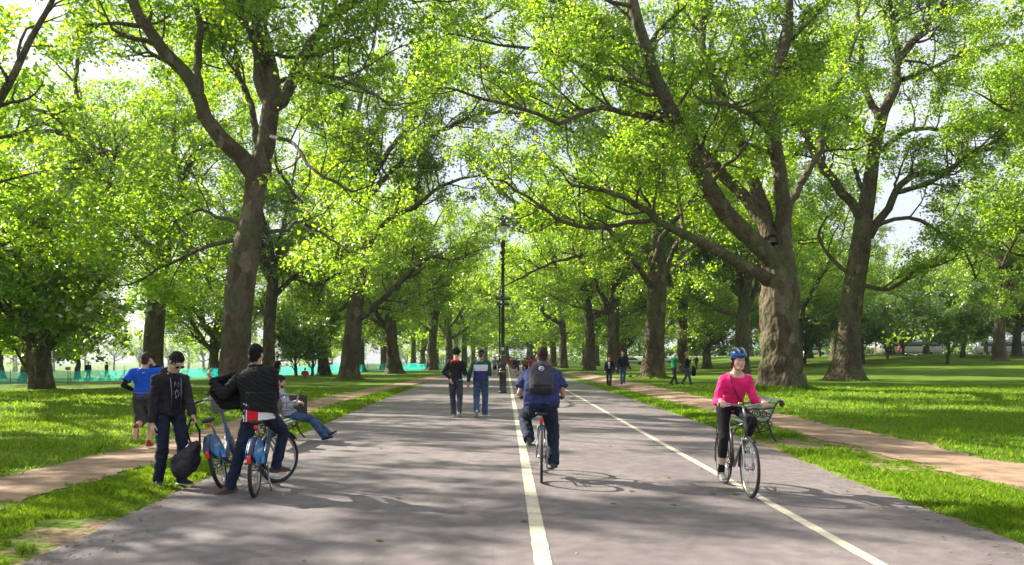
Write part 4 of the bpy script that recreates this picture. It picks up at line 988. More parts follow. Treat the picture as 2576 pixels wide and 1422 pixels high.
def bicycle(label, loc, rz, kind, crank=0.0, steer=0.0, lean=0.0, group='bicycles', name='bicycle'):
    root = empty(name, loc, rz, label, 'bicycle', group); root.rotation_euler = (0, lean, rz)
    r = .34 if kind != 'hire' else .335; wb = .53 if kind != 'hire' else .56
    rear, front = Vector((0, -wb, r)), Vector((0, wb, r)); bb = Vector((0, -.09, .285))
    hire = kind == 'hire'
    pt = {'dark': mat('dark_frame_paint', (.045, .043, .042), .3, coat=.5), 'slate': mat('slate_frame_paint', (.07, .09, .12), .3, coat=.5), 'hire': mat('navy_frame_paint', (.02, .04, .12), .35, coat=.3), 'light': mat('pale_frame_paint', (.5, .5, .52), .35)}[kind]
    st = Vector((0, -.235, .80 if not hire else .60)); ht = Vector((0, .335, .90)); hb = Vector((0, .385, .68))
    if hire: ht = Vector((0, .36, .93)); hb = Vector((0, .41, .60))
    F = Sh(); tr_ = .0165 if not hire else .026
    F.tube([bb, st], tr_); F.tube([hb, ht], .021); F.tube([bb, (hb - Vector((0, 0, -.03)))], .021 if not hire else .034)
    if not hire:
        F.tube([st + Vector((0, .01, -.05)), ht + Vector((0, 0, -.06))], .0155)
    else: F.tube([bb + Vector((0, .05, .03)), bb + Vector((0, .2, .12)), hb + Vector((0, -.03, .06)), ht + Vector((0, 0, -.1))], .024)
    for x in (-1, 1):
        F.tube([bb + Vector((x * .02, -.02, 0)), rear + Vector((x * .062, .03, 0)), rear + Vector((x * .062, 0, 0))], .010)
        F.tube([st + Vector((x * .016, 0, -.07)), rear + Vector((x * .060, .03, .12)), rear + Vector((x * .062, 0, 0))], .009)
    F.obj('frame', pt, root)
    # saddle and post
    sz = {'slate': .87, 'dark': .92}.get(kind, .86)
    sp = st + (st - bb).normalized() * ((sz - st.z) / ((st - bb).normalized().z))
    Sh().tube([st - (st - bb) * .05, sp], .0135).obj('seat_post', CHROME if not hire else ALU, root)
    X = Sh(); X.loft([(sp + Vector((0, -.14, .012)), (.075, 0, 0), (0, 0, .022)), (sp + Vector((0, -.08, .02)), (.088, 0, 0), (0, 0, .034)), (sp + Vector((0, 0, .02)), (.058, 0, 0), (0, 0, .030)), (sp + Vector((0, .08, .02)), (.028, 0, 0), (0, 0, .022)), (sp + Vector((0, .14, .012)), (.018, 0, 0), (0, 0, .014))], n=16)
    X.skin('saddle', SADB, root, .008, 3)
    # steering assembly
    ax = (ht - hb).normalized(); piv = Vector((0, hb.y, 0)); SM = Matrix.Rotation(steer, 3, 'Z')
    def S_(p): p = Vector(p); return piv + SM @ (p - piv)
    fk = Sh()
    for x in (-1, 1): fk.tube([S_(hb + Vector((x * .045, .0, -.02))), S_(front + Vector((x * .05, -.045, .1))), S_(front + Vector((x * .05, 0, 0)))], .012 if not hire else .016)
    fk.tube([S_(hb + Vector((-.05, 0, -.02))), S_(hb + Vector((.05, 0, -.02)))], .018); fk.obj('fork', ALU if kind in ('dark', 'hire') else pt, root)
    sh_ = ht + ax * (.13 if not hire else .16)
    bar = Sh(); hw = .29
    bar.tube([S_(ht), S_(sh_)], .014); bar.tube([S_(sh_), S_(sh_ + Vector((0, .05, .02)))], .015)
    c = sh_ + Vector((0, .05, .02))
    for x in (-1, 1):
        bar.tube([S_(c), S_(c + Vector((x * .09, .0, .012))), S_(c + Vector((x * .20, -.035, .03))), S_(c + Vector((x * hw, -.10, .025)))], .0115)
        Sh().tube([S_(c + Vector((x * .215, -.045, .03))), S_(c + Vector((x * (hw + .015), -.108, .024)))], .0165, 10).obj('grip', SADB, root)
        Sh().tube([S_(c + Vector((x * .17, -.02, .03))), S_(c + Vector((x * .19, .02, .01))), S_(c + Vector((x * .28, -.03, -.005)))], .006).obj('brake_lever', CHROME, root)
    bar.obj('handlebar', ALU if not hire else GREYP, root)
    gripz = S_(c + Vector((.25, -.07, .03))), S_(c + Vector((-.25, -.07, .03)))
    w1 = wheel(root, rear, r, tr=.019 if not hire else .024); w2 = wheel(root, front, r, yaw=steer, pivot=piv, tr=.019 if not hire else .024)
    # drive train
    D = Sh(); D.tube(arc((0, bb.y, bb.z), .085, 0, 2 * math.pi * 23 / 24, 23, .05), .004, 6, closed=True)
    D.tube([(.04, bb.y, bb.z), (.06, bb.y, bb.z)], .03, 12); D.tube(arc((0, rear.y, rear.z), .035, 0, 2 * math.pi * 15 / 16, 15, .05), .006, 6, closed=True)
    D.tube([(.05, bb.y, bb.z + .085), (.05, rear.y, rear.z + .036)], .004, 5); D.tube([(.05, bb.y, bb.z - .085), (.05, rear.y, rear.z - .036)], .004, 5)
    D.obj('chainset', mat('dark_steel', (.06, .06, .06), .45, .6), root)
    ped = {}
    for x in (-1, 1):
        a = crank + (0 if x > 0 else math.pi); e = bb + Vector((x * .075, .17 * math.cos(a), .17 * math.sin(a)))
        Sh().tube([bb + Vector((x * .06, 0, 0)), e], [.014, .010]).obj('crank', ALU, root)
        Sh().box(e + Vector((x * .055, 0, 0)), (.045, .038, .010)).obj('pedal', SADB, root, smooth=False, bevel=.004); ped[x] = e + Vector((x * .055, 0, 0))
    # mudguards
    def guard(c, a0, a1, w, m, name, rr, skirt=0.0, pv=None):
        n = 18; rings = []
        for i in range(n + 1):
            t = a0 + (a1 - a0) * i / n; u, v = math.cos(t), math.sin(t)
            sec = [(-w, -.012 - skirt), (-w, -.004), (-w * .6, .008), (w * .6, .008), (w, -.004), (w, -.012 - skirt), (w - .004, -.012 - skirt), (w * .6, .002), (-w * .6, .002), (-w + .004, -.012 - skirt)]
            ring = []
            for x, h in sec:
                p = Vector((c[0] + x, c[1] + (rr + h) * u, c[2] + (rr + h) * v)); ring.append(S_(p) if pv else p)
            rings.append(ring)
        return Sh().ring_mesh(rings).obj(name, m, root, smooth=False)
    if hire:
        BL = mat('sky_blue_plastic', (.02, .27, .72), .4, coat=.2)
        guard(rear, R(20), R(150), .036, mat('navy_guard_plastic', (.02, .035, .09), .4), 'mudguard', r + .03)
        guard(front, R(35), R(175), .030, mat('navy_guard_plastic', (.02, .035, .09), .4), 'mudguard', r + .03, pv=1)
        for x in (-1, 1):
            # the flat side panels over the rear wheel that carry the lettering
            pts = arc((0, rear.y, rear.z), r + .030, R(18), R(150), 14, x * .044) + [Vector((x * .044, rear.y - .16, rear.z + .10)), Vector((x * .044, rear.y + .30, rear.z + .02))]
            s_ = Sh(); b0 = len(s_.V); s_.V += pts + [p + Vector((x * .006, 0, 0)) for p in pts]; n = len(pts)
            s_.F += [tuple(range(n)), tuple(range(2 * n - 1, n - 1, -1))] + [(i, (i + 1) % n, n + (i + 1) % n, n + i) for i in range(n)]
            pn = s_.obj('side_panel', BL, root, smooth=False)
            fc = bpy.data.curves.new('lettering', 'FONT'); fc.body = 'BARCLAYS'; fc.size = .062; fc.align_x = 'CENTER'; fc.extrude = .0008
            tmp = link(bpy.data.objects.new('lettering', fc)); bpy.context.view_layer.update(); me_ = bpy.data.meshes.new_from_object(tmp.evaluated_get(bpy.context.evaluated_depsgraph_get())); bpy.data.objects.remove(tmp)
            me_.materials.clear(); me_.materials.append(mat('white_lettering', (.8, .8, .8), .5)); t = link(bpy.data.objects.new('lettering', me_), pn)
            t.location = (x * .0535, rear.y + .02, rear.z + .20); t.rotation_euler = (R(90), 0, R(90) * x)
        # front rack
        rk = Sh(); o = c + Vector((0, .10, -.16))
        for z in (0, .10, .20):
            wd = .12 + z * .35; y1 = .20 + z * .2
            rk.tube([S_(o + Vector((-wd, 0, z))), S_(o + Vector((-wd, y1, z))), S_(o + Vector((wd, y1, z))), S_(o + Vector((wd, 0, z))), S_(o + Vector((-wd, .001, z)))], .008 if z else .012)
        for q in (-1, 0, 1): rk.tube([S_(o + Vector((q * .12, 0, 0))), S_(o + Vector((q * .19, 0, .20)))], .007); rk.tube([S_(o + Vector((q * .12, .20, 0))), S_(o + Vector((q * .19, .24, .20)))], .007)
        rk.obj('front_rack', ALU, root)
        Sh().box(S_(o + Vector((0, .0, .10))), (.12, .03, .13), SM).obj('bar_cover', GREYP, root, bevel=.03)
        Sh().tube([Vector((.07, bb.y - .06, .27)), Vector((.13, bb.y - .14, .02))], .010).obj('kickstand', ALU, root)
        Sh().box((0, rear.y - r - .018, rear.z + .15), (.022, .014, .045)).obj('tail_light', REDL, root, bevel=.006)
        Sh().box(sp + Vector((0, -.15, -.045)), (.024, .012, .024)).obj('reflector', REDL, root, bevel=.005)
    else:
        if kind == 'dark':
            guard(rear, R(10), R(195), .024, SADB, 'mudguard', r + .022); guard(front, R(60), R(185), .024, SADB, 'mudguard', r + .022, pv=1)
            rk = Sh()
            for x in (-1, 1):
                rk.tube([(x * .06, rear.y + .18, .74), (x * .06, rear.y - .14, .74), (x * .065, rear.y, rear.z)], .006); rk.tube([(x * .06, rear.y - .14, .74), (-x * .06, rear.y - .14, .74)], .006)
            rk.obj('rear_rack', SADB, root)
            Sh().ell(S_(hb + Vector((0, .06, -.01))), (.032, .035, .032)).obj('headlight', CHROME, root)
            Sh().ell(S_(c + Vector((.06, 0, .035))), (.028, .028, .018)).obj('bell', mat('brass', (.75, .55, .12), .3, 1.0), root)
            cb = Sh()
            for x in (-1, 1): cb.tube([S_(c + Vector((x * .17, -.01, .03))), S_(c + Vector((x * .12, .10, .02))), S_(c + Vector((x * .05, .10, -.12))), S_(ht + Vector((x * .02, .03, -.14)))], .0035, 5)
            cb.obj('cable', SADB, root)
        Sh().box(sp + Vector((0, -.10, -.075)), (.026, .014, .030)).obj('tail_light', REDL, root, bevel=.006)
    return root, dict(saddle=sp, grips=gripz, ped=ped, bb=bb, c=c, S=S_)

def to_local(root_loc, rz, p):
    v = Vector(p) - Vector(root_loc); return Matrix.Rotation(-rz, 3, 'Z') @ v

# ------------------------------------------------------------------ backpacks and bags
def pack_mesh(S, c, w, h, d, M=None):
    M = M or Matrix.Identity(3); c = Vector(c)
    S.loft([(c + M @ Vector((0, 0, -h)), M @ Vector((w * .82, 0, 0)), M @ Vector((0, d * .8, 0))), (c + M @ Vector((0, 0, -h * .9)), M @ Vector((w * .96, 0, 0)), M @ Vector((0, d, 0))), (c + M @ Vector((0, 0, 0)), M @ Vector((w, 0, 0)), M @ Vector((0, d, 0))), (c + M @ Vector((0, 0, h * .7)), M @ Vector((w * .86, 0, 0)), M @ Vector((0, d * .85, 0))), (c + M @ Vector((0, 0, h)), M @ Vector((w * .55, 0, 0)), M @ Vector((0, d * .5, 0)))], n=24, e=3.2)

def people():
    SH_BR = fabric('brown_leather', (.13, .07, .055), .6); SH_BK = fabric('black_leather', (.02, .02, .022), .55); SH_W = fabric('pale_canvas', (.42, .39, .36)); SH_RED = fabric('red_mesh', (.35, .03, .04))
    # ---------- the rider in the black padded jacket on the hire bicycle
    bl = Vector((-3.0 - .56 * .12, 9.30 + .53, 0)); brz = R(7)
    bike, B = bicycle('navy hire bicycle ridden by the man in the black padded jacket', bl, brz, 'hire', crank=R(-25), steer=R(-38), lean=0, group='hire bicycles', name='hire_bicycle')
    bw = lambda v: bl + Matrix.Rotation(brz, 3, 'Z') @ Vector(v)
    rl = Vector((-3.08, 9.62, 0)); L = lambda p: Vector(p) - rl
    sad = L(bw(B['saddle'])); pr = L(bw(B['ped'][1]))
    def flap(T, q):
        # the left front panel of the open jacket, pulled out to the left hand: a padded sheet
        n, w = q['neck'], q['wr'][-1]
        top = [n + Vector((-.05, .07, .0)), n + Vector((-.20, .12, -.03)), w + Vector((.14, .04, .05)), w + Vector((.02, .02, .0))]
        bot = [q['pel'] + Vector((-.12, .12, -.03)), q['pel'] + Vector((-.22, .14, .10)), w + Vector((.12, .05, -.30)), w + Vector((-.01, .02, -.15))]
        for u in range(10):
            rows = []
            for v in range(7):
                f = v / 6 * 3; i = min(int(f), 2); g_ = f - i
                a = top[i].lerp(top[i + 1], g_); b = bot[i].lerp(bot[i + 1], g_)
                belly = Vector((0, .05 * math.sin(math.pi * u / 9), -.05 * math.sin(math.pi * v / 6) * (u / 9)))
                rows.append(a.lerp(b, (u + .5) / 10) + belly)
            T.chain(rows, [.034] * 7, n=10)
        T.loft([(q['pel'] + Vector((.02, -.01, .03)), Vector((.20, 0, -.02)), Vector((0, .15, 0))), (q['pel'] + Vector((.02, 0, .25)), Vector((.18, 0, 0)), Vector((0, .135, 0)))])
        T.loft([(n - Vector((0, 0, .03)), Vector((.10, 0, 0)), Vector((0, .09, 0))), (n + Vector((0, .0, .055)), Vector((.085, 0, 0)), Vector((0, .08, 0)))])
    def quilt(c, n):
        ph = (c.z * 1.0 + .12 * c.x + .10 * math.sin(c.x * 5)) * 2 * math.pi / .052
        return c + n * (.0075 * abs(math.sin(ph / 2)) - .003)
    PUFF = mat('black_nylon', (.016, .015, .017), .72, col2=(.010, .010, .011), scale=20, bump=.3, bscale=60, bdist=.006, spec=.15)
    J = dict(pel=sad + Vector((0, .03, .11)), neck=(-.035, .04, 1.50), head=(-.035, .05, 1.665), face=(.12, .97, -.12), shyaw=R(-4), shtilt=-.03,
             hL=(-.55, -.02, 1.365), eL=(-.5, -.5, -1.0), fL=(-.35, -.1, .8), nL=(.6, .5, .1), cL=1.3, sL=-1, tL=-.4, hR=(.12, .24, 1.10), eR=(.35, -.8, -.8),
             aL=(-.30, -.10, .085), t_L=(-.72, -.55, -.1), u_L=(0, 0, 1), kL=(-.4, 1, .1), aR=tuple(pr + Vector((.02, -.04, .085))), t_R=(.75, .65, -.05), kR=(.5, 1, .2))
    P, Q = person('man in a black padded jacket held open, sitting astride a hire bicycle', rl, 0, J, dict(hair='short', top=dict(m=PUFF, name='padded_jacket', inf=.030, hem=.09, extra=flap, fn=quilt, disp=.006, smooth=2, ds=8, collar=.05), bottom=(JEANS_D, 'full', .012, 'jeans'), shoes=(SH_BR, DKSOLE), skinc=(.58, .36, .25), skin='tan', bulk=1.12, sw=.19, drop=.085), vox=.0075)
    FL = bandmat('white_red_blue_jersey', [(-.30, (.72, .70, .72)), (-.085, (.03, .05, .25)), (-.065, (.72, .7, .72)), (-.050, (.62, .02, .03)), (.09, (.7, .68, .70))], axis=0)
    X = Sh(); pe = Q['pel']
    X.loft([(pe + Vector((0, -.005, -.085)), (.192, 0, .02), (0, .150, 0)), (pe + Vector((0, 0, .12)), (.19, 0, 0), (0, .145, 0))]); X.skin('jersey', FL, P, .009, 3, .008, 12)
    Sh().tube(arc((0, 0, 0), .031, 0, 6.1, 14), .004, 6, closed=True).obj('wristwatch', CHROME, P).location = Q['el'][-1].lerp(Q['wr'][-1], .95)
    # ---------- the parked hire bicycle
    bicycle('navy hire bicycle with sky blue rear panel standing beside the man in the hoodie', (-3.66, 10.44, 0), R(8), 'hire', crank=R(10), steer=R(14), lean=R(-14), group='hire bicycles', name='hire_bicycle')
    # ---------- standing man in the black hoodie
    sl = Vector((-4.33, 10.05, .02)); srz = R(-134)
    J = dict(neck=(0, .035, 1.43), head=(-.03, .13, 1.555), face=(-.15, .80, -.62), bend=.02, hR=(.24, .06, .74), eR=(.3, -1, 0), fR=(0, .1, -1), nR=(-1, .1, 0), cR=.55, sR=1,
             hL=(-.17, .30, .87), eL=(-.4, -.8, -.3), fL=(-.05, .35, -1), nL=(.9, .2, 0), cL=1.5, sL=-1, aL=(-.13, .05, .085), aR=(.12, -.05, .085), t_L=(-.35, 1, 0), t_R=(.35, 1, 0), shyaw=R(6))
    HOOD = fabric('charcoal_jersey', (.016, .014, .018), f=1.7, scale=5)
    P, Q = person('man in a black zipped hoodie and sunglasses looking down, holding a backpack', sl, srz, J, dict(hair='short', top=dict(m=HOOD, name='hoodie', inf=.026, hem=-.16, hood=1, disp=.012), bottom=(JEANS_D, 'full', .014, 'jeans'), shoes=(SH_BK, WHITE_S), skinc=(.62, .40, .28), skin='light', sw=.175, drop=.09), vox=.008)
    Z = Sh(); f = Q['up'].cross(Q['ls'])
    gl = Sh(); hpf = Q['hp']
    for q in (-1, 1): gl.ell(hpf(q * .034, .099, -.002), (.029, .008, .021), Q['HM'], 14, 8); gl.tube([hpf(q * .06, .09, .004), hpf(q * .082, .0, .006)], .0035, 6)
    gl.tube([hpf(-.01, .104, .006), hpf(.01, .104, .006)], .003, 6); gl.obj('sunglasses', mat('dark_lens', (.008, .008, .01), .08, spec=.8), P)
    c0, c1 = Q['pel'].lerp(Q['neck'], .05), Q['pel'].lerp(Q['neck'], .88)
    Sh().loft([(c0 + f * .125, Q['lh'] * .050, f * .022), (c0.lerp(c1, .5) + f * .128, Q['ls'] * .055, f * .022), (c1 + f * .098, Q['ls'] * .060, f * .030)]).skin('tee_shirt', BLACK, P, .008, 2)
    gr = Sh(); gg = random.Random(4)
    for i in range(16):
        t = .32 + .5 * gg.random(); a = c0.lerp(c1, t) + f * .152 + Q['ls'] * gg.uniform(-.035, .035); gr.tube([a, a + Q['ls'] * gg.uniform(-.02, .02) + Q['up'] * gg.uniform(.01, .05)], .0035, 5)
    gr.obj('printed_graphic', mat('pale_print', (.35, .37, .38), .8), P)
    for q in (-1, 1): Sh().tube([c0 + f * .150 + Q['lh'] * q * .062, c0.lerp(c1, .5) + f * .157 + Q['ls'] * q * .062, c1 + f * .125 + Q['ls'] * q * .07], .0035, 6).obj('zip', ALU, P)
    # his backpack, held by its straps
    hw_ = sl + Matrix.Rotation(srz, 3, 'Z') @ (Q['wr'][-1] + Vector((0, .03, -.07)))
    bp = empty('backpack', (hw_.x - .05, hw_.y - .06, hw_.z - .70), R(25), 'black quilted backpack dangling by its straps from the hand of the man in the hoodie', 'backpack', 'backpacks')
    Mt = Matrix.Rotation(R(34), 3, 'Y') @ Matrix.Rotation(R(8), 3, 'X')
    BPK = mat('black_ripstop', (.013, .011, .015), .6, col2=(.028, .022, .032), scale=18, bump=.5, bscale=24, bdist=.02)
    S = Sh(); S.ell((-.03, 0, .20), (.165, .095, .20), Mt); S.ell((.05, 0, .34), (.10, .075, .13), Mt); S.ell((-.09, 0, .12), (.11, .085, .11), Mt); S.skin('bag', BPK, bp, .01, 3, .026, 10)
    S = Sh(); S.ell((-.05, -.075, .15), (.10, .045, .11), Mt); S.skin('pocket', BPK, bp, .01, 2, .006, 14)
    for q in (-1, 1): Sh().tube([(q * .05 + .09, .03, .42), (q * .075 + .06, .01, .58), (q * .012 + .05, .03, .74)], .013, 6).obj('strap', BLACK, bp)
    # ---------- jogger
    jl = Vector((-6.46, 13.95, .05)); jrz = R(14)
    J = dict(pel=(0, 0, .90), neck=(0, .05, 1.41), head=(.02, .08, 1.555), face=(.2, .95, -.1), hR=(.13, .16, 1.47), eR=(.7, .3, -.8), fR=(-.4, -.1, .8), nR=(-.9, .2, 0), cR=.5, sR=1,
             hL=(-.19, .10, 1.02), eL=(-.7, -1, 0), fL=(.5, .8, -.1), nL=(.3, 0, -1), cL=1.1, sL=-1, aR=(.06, .10, .09), t_R=(.1, 1, 0), kR=(0, 1, 0), aL=(-.06, -.36, .40), t_L=(0, -.25, -1), u_L=(0, -1, .2), kL=(0, 1, -.1), shyaw=R(8), hipyaw=R(-4))
    ROY = fabric('royal_blue_mesh', (.01, .09, .55), f=.75)
    P, Q = person('jogger in a royal blue running shirt on the left footpath, seen from behind', jl, jrz, J, dict(hair='crop', hairc=(.03, .02, .014), hairn='dark', top=dict(m=ROY, name='running_shirt', sleeve='short', inf=.012, hem=-.02, disp=.006), bottom=(fabric('charcoal_shorts_cloth', (.06, .06, .062)), 'short', .016, 'shorts'), shoes=(SH_RED, WHITE_S), skinc=(.60, .35, .25), skin='rosy'), vox=.009)
    sv = Sh()
    for q in (-1, 1): sv.cone(Q['sh'][q].lerp(Q['el'][q], .5), Q['el'][q], .052, .045); sv.cone(Q['el'][q], Q['el'][q].lerp(Q['wr'][q], .9), .045, .034, cap1=False)
    sv.skin('arm_sleeves', BLACK, P, .009, 2)
    k_ = Q['neck'] - Q['up'] * .085 + Vector((0, -.118, 0))
    Sh().chain([k_ + Vector((-.035, .0, -.012)), k_ + Vector((0, -.006, 0)), k_ + Vector((.035, 0, .010))], [.004, .009, .004], n=6).chain([k_ + Vector((-.03, 0, -.035)), k_ + Vector((.0, -.008, -.028)), k_ + Vector((.034, 0, -.028))], [.003, .007, .003], n=6).obj('chest_mark', mat('yellow_print', (.6, .65, .03), .6), P)
    Sh().tube([Q['pel'] + Vector((-.165, -.05, .085)), Q['pel'] + Vector((-.08, -.128, .075)), Q['pel'] + Vector((.08, -.128, .075)), Q['pel'] + Vector((.165, -.05, .085))], .006, 6).obj('waist_piping', mat('orange_piping', (.6, .2, .02), .7), P)
    # ---------- man lounging on the left bench
    ml = Vector((-4.34, 15.6, .02)); mrz = R(-82)   # faces +X, towards the road
    J = dict(pel=(0, -.02, .52), neck=(0, -.24, .99), head=(0, -.20, 1.15), face=(.05, .97, -.22), bend=.05, hR=(.10, .14, .74), eR=(.6, -.6, -.8), hL=(-.08, .14, .76), eL=(-.6, -.6, -.8), fR=(-.6, .6, -.1), fL=(.6, .6, -.1), nR=(0, 0, -1), nL=(0, 0, -1), cR=.6, cL=.6, sR=1, sL=-1,
             aR=(.16, .66, .085), aL=(.00, .72, .12), kR=(0, .3, 1), kL=(0, .3, 1), t_R=(.25, .85, .25), t_L=(-.1, .7, .55), u_R=(0, -.3, .9), u_L=(0, -.6, .8))
    P, Q = person('bearded man in a grey hoodie and blue jeans slumped on the left bench', ml, mrz, J, dict(hair='short', hairc=(.02, .014, .01), hairn='darkbrown', top=dict(m=GREYF, name='hoodie', inf=.022, hem=-.1, hood=1, disp=.012), bottom=(JEANS, 'full', .014, 'jeans'), shoes=(SH_BK, WHITE_S), skinc=(.50, .28, .19), skin='ruddy'), vox=.010)
    hp2 = Q['hp']; S = Sh(); S.ell(hp2(0, .040, -.075), (.058, .055, .040), Q['HM']); S.skin('beard', mat('hair_darkbrown', (.02, .014, .01)), P, .008, 1, .005, 50)
    bb_ = empty('backpack', (-4.62, 14.75, .45), R(80), 'dark grey rucksack leaning on the bench beside the lounging man', 'backpack', 'backpacks')
    S = Sh(); pack_mesh(S, (0, 0, .24), .16, .23, .09, Matrix.Rotation(R(-14), 3, 'X')); S.skin('bag', fabric('dark_grey_nylon', (.03, .03, .035)), bb_, .011, 3, .012, 10)
    S = Sh(); pack_mesh(S, (0, .10, .16), .12, .11, .03, Matrix.Rotation(R(-14), 3, 'X')); S.skin('pocket', fabric('dark_grey_nylon', (.03, .03, .035)), bb_, .011, 2)
    # ---------- the two walkers
    wl = Vector((-1.56, 22.0, .012))
    J = dict(pel=(0, 0, .95), neck=(.0, .03, 1.465), head=(.02, .07, 1.635), face=(.1, .97, -.12), hL=(-.13, -.13, 1.0), eL=(-.6, -.5, -.5), fL=(.3, -.1, -.9), nL=(.6, .6, 0), cL=.5, sL=-1, hR=(.20, .20, 1.18), eR=(.25, -.3, -1), fR=(-.2, 1, 0), nR=(-1, 0, 0), cR=.9,
             aL=(-.05, .0, .09), aR=(.10, -.30, .15), t_R=(.05, 1, -.5), u_R=(0, .5, 1), t_L=(-.05, 1, 0), shyaw=R(3))
    P, Q = person('curly haired walker in a black hoodie with a red hood lining', wl, 0, J, dict(hair='curly', hairc=(.010, .008, .007), hairn='curlyblack', top=dict(m=BLACK, name='hoodie', inf=.014, hem=-.06, hood=0, disp=.009), bottom=(JEANS_G, 'full', .018, 'jeans'), shoes=(SH_W, WHITE_S), skinc=(.55, .33, .23), skin='mid'), vox=.009, s=1.06)
    n_ = Q['neck']; S = Sh(); S.ell(n_ + Vector((0, -.085, -.005)), (.115, .045, .035), Matrix.Rotation(R(14), 3, 'X')); S.cone(n_ + Vector((-.09, -.04, .0)), n_ + Vector((-.05, .05, .02)), .03, .02); S.cone(n_ + Vector((.09, -.04, .0)), n_ + Vector((.05, .05, .02)), .03, .02)
    S.skin('hood_lining', fabric('red_fleece', (.62, .02, .015)), P, .009, 2)
    Sh().box(Q['pel'] + Vector((.13, -.135, .02)), (.045, .004, .012), Matrix.Rotation(R(14), 3, 'Z')).obj('belt_label', mat('pale_print', (.35, .37, .38)), P, bevel=.003)
    wl = Vector((-.87, 22.15, .012))
    J = dict(pel=(0, 0, .95), neck=(0, .02, 1.47), head=(0, .05, 1.635), face=(.1, .97, -.18), hL=(-.33, -.02, .90), eL=(-.6, -1, 0), fL=(-.1, .1, -1), nL=(.5, -.6, 0), cL=.45, spL=.6, sL=-1, hR=(.19, .22, 1.15), eR=(.2, -.3, -1), fR=(-.3, 1, .1), nR=(-1, 0, 0), cR=.9,
             aL=(-.09, -.30, .17), aR=(.11, .02, .085), t_L=(-.1, .8, -.75), u_L=(0, .7, .8), t_R=(.1, 1, 0))
    SWE = bandmat('green_white_navy_knit', [(.7, (.035, .03, .12)), (1.20, (.62, .60, .70)), (1.36, (.010, .075, .04))]);
    P, Q = person('walker in a green, white and navy sweater with a dark cap', wl, 0, J, dict(hair='crop', hairc=(.05, .04, .035), hairn='greydark', top=dict(m=SWE, name='sweater', inf=.026, hem=-.06, disp=.010, sleeve='none', collar=.05, extra=None), bottom=(JEANS, 'full', .022, 'jeans'), shoes=(SH_W, WHITE_S), skinc=(.45, .27, .19), skin='brown', bulk=1.06), vox=.009, s=1.06)
    S = Sh()
    for q in (-1, 1): S.cone(Q['sh'][q] + Vector((q * .005, 0, -.005)), Q['el'][q], .080, .062); S.cone(Q['el'][q], Q['el'][q].lerp(Q['wr'][q], .95), .066, .048, cap1=False)
    S.skin('sleeves', fabric('dark_green_knit', (.010, .075, .04)), P, .009, 2, .008, 12)
    S = Sh(); S.ell(Q['hp'](0, -.012, .055), (.092, .108, .082), Q['HM']); S.loft([(Q['hp'](0, .06, .045), Q['HM'] @ Vector((.07, 0, 0)), Q['HM'] @ Vector((0, 0, .012))), (Q['hp'](0, .17, .02), Q['HM'] @ Vector((.05, 0, 0)), Q['HM'] @ Vector((0, 0, .008)))])
    S.skin('cap', fabric('dark_cap_cloth', (.018, .016, .03)), P, .008, 2); Sh().ell(Q['hp'](.045, -.102, .022), (.008, .004, .008)).obj('cap_badge', WHITE_S, P)
    # ---------- the cyclist in the blue shirt
    cl = Vector((.415 - .015, 10.3 + .53, .012)); crz = R(-2)
    bike, B = bicycle('slate grey bicycle ridden by the man in the blue shirt', cl, crz, 'slate', crank=R(-75), steer=R(0))
    sp, pdR, pdL = B['saddle'], B['ped'][1], B['ped'][-1]
    J = dict(pel=sp + Vector((0, .03, .13)), neck=(0, .12, 1.465), head=(.015, .18, 1.635), face=(-.03, .97, -.15), bend=.05, hR=B['grips'][0] + Vector((.02, -.06, .035)), hL=B['grips'][1] + Vector((-.02, -.06, .035)), eR=(.45, -.5, -1), eL=(-.45, -.5, -1), fR=(.0, 1, -.25), fL=(0, 1, -.25), nR=(0, -.2, -1), nL=(0, -.2, -1), cR=1.35, cL=1.35, sR=-1, sL=1,
             aR=pdR + Vector((.03, -.05, .095)), aL=pdL + Vector((-.04, -.05, .10)), kR=(.18, 1, .2), kL=(-.28, 1, .2), t_R=(.15, 1, -.12), t_L=(-.15, 1, .12))
    P, Q = person('heavily built cyclist in a blue tee shirt and black backpack, seen from behind', cl, crz, J, dict(hair='crop', hairc=(.028, .016, .011), hairn='brown', top=dict(m=NAVY, name='tee_shirt', sleeve='short', inf=.030, hem=-.13, disp=.014, belly=.075), bottom=(JEANS_D, 'full', .026, 'jeans'), shoes=(fabric('grey_suede', (.09, .085, .085)), DKSOLE), socks=fabric('blue_sock', (.10, .11, .25)), skinc=(.55, .30, .21), skin='ruddy2', bulk=1.16, sw=.195, drop=.10), vox=.0085)
    bp = empty('backpack', cl, crz, 'black backpack with a round white badge on the cyclist in blue', 'backpack', 'backpacks')
    up, f = Q['up'], Q['up'].cross(Q['ls']); M = Matrix((Q['ls'], f, up)).transposed(); cen = Q['pel'].lerp(Q['neck'], .46) - f * .255
    BPM = mat('black_canvas', (.020, .018, .024), .7, col2=(.032, .028, .038), scale=16, bump=.4, bscale=30, bdist=.012)
    S = Sh(); pack_mesh(S, cen, .165, .235, .085, M); S.skin('bag', BPM, bp, .009, 3, .010, 10)
    S = Sh(); pack_mesh(S, cen - f * .085 - up * .09, .125, .115, .03, M); S.skin('pocket', BPM, bp, .009, 2, .004, 14)
    S = Sh(); S.loft([(cen - f * .07 + up * .16, Q['ls'] * .035, up * .05), (cen - f * .095 + up * .12, Q['ls'] * .04, up * .04)]); S.skin('flap', BPM, bp, .008, 2)
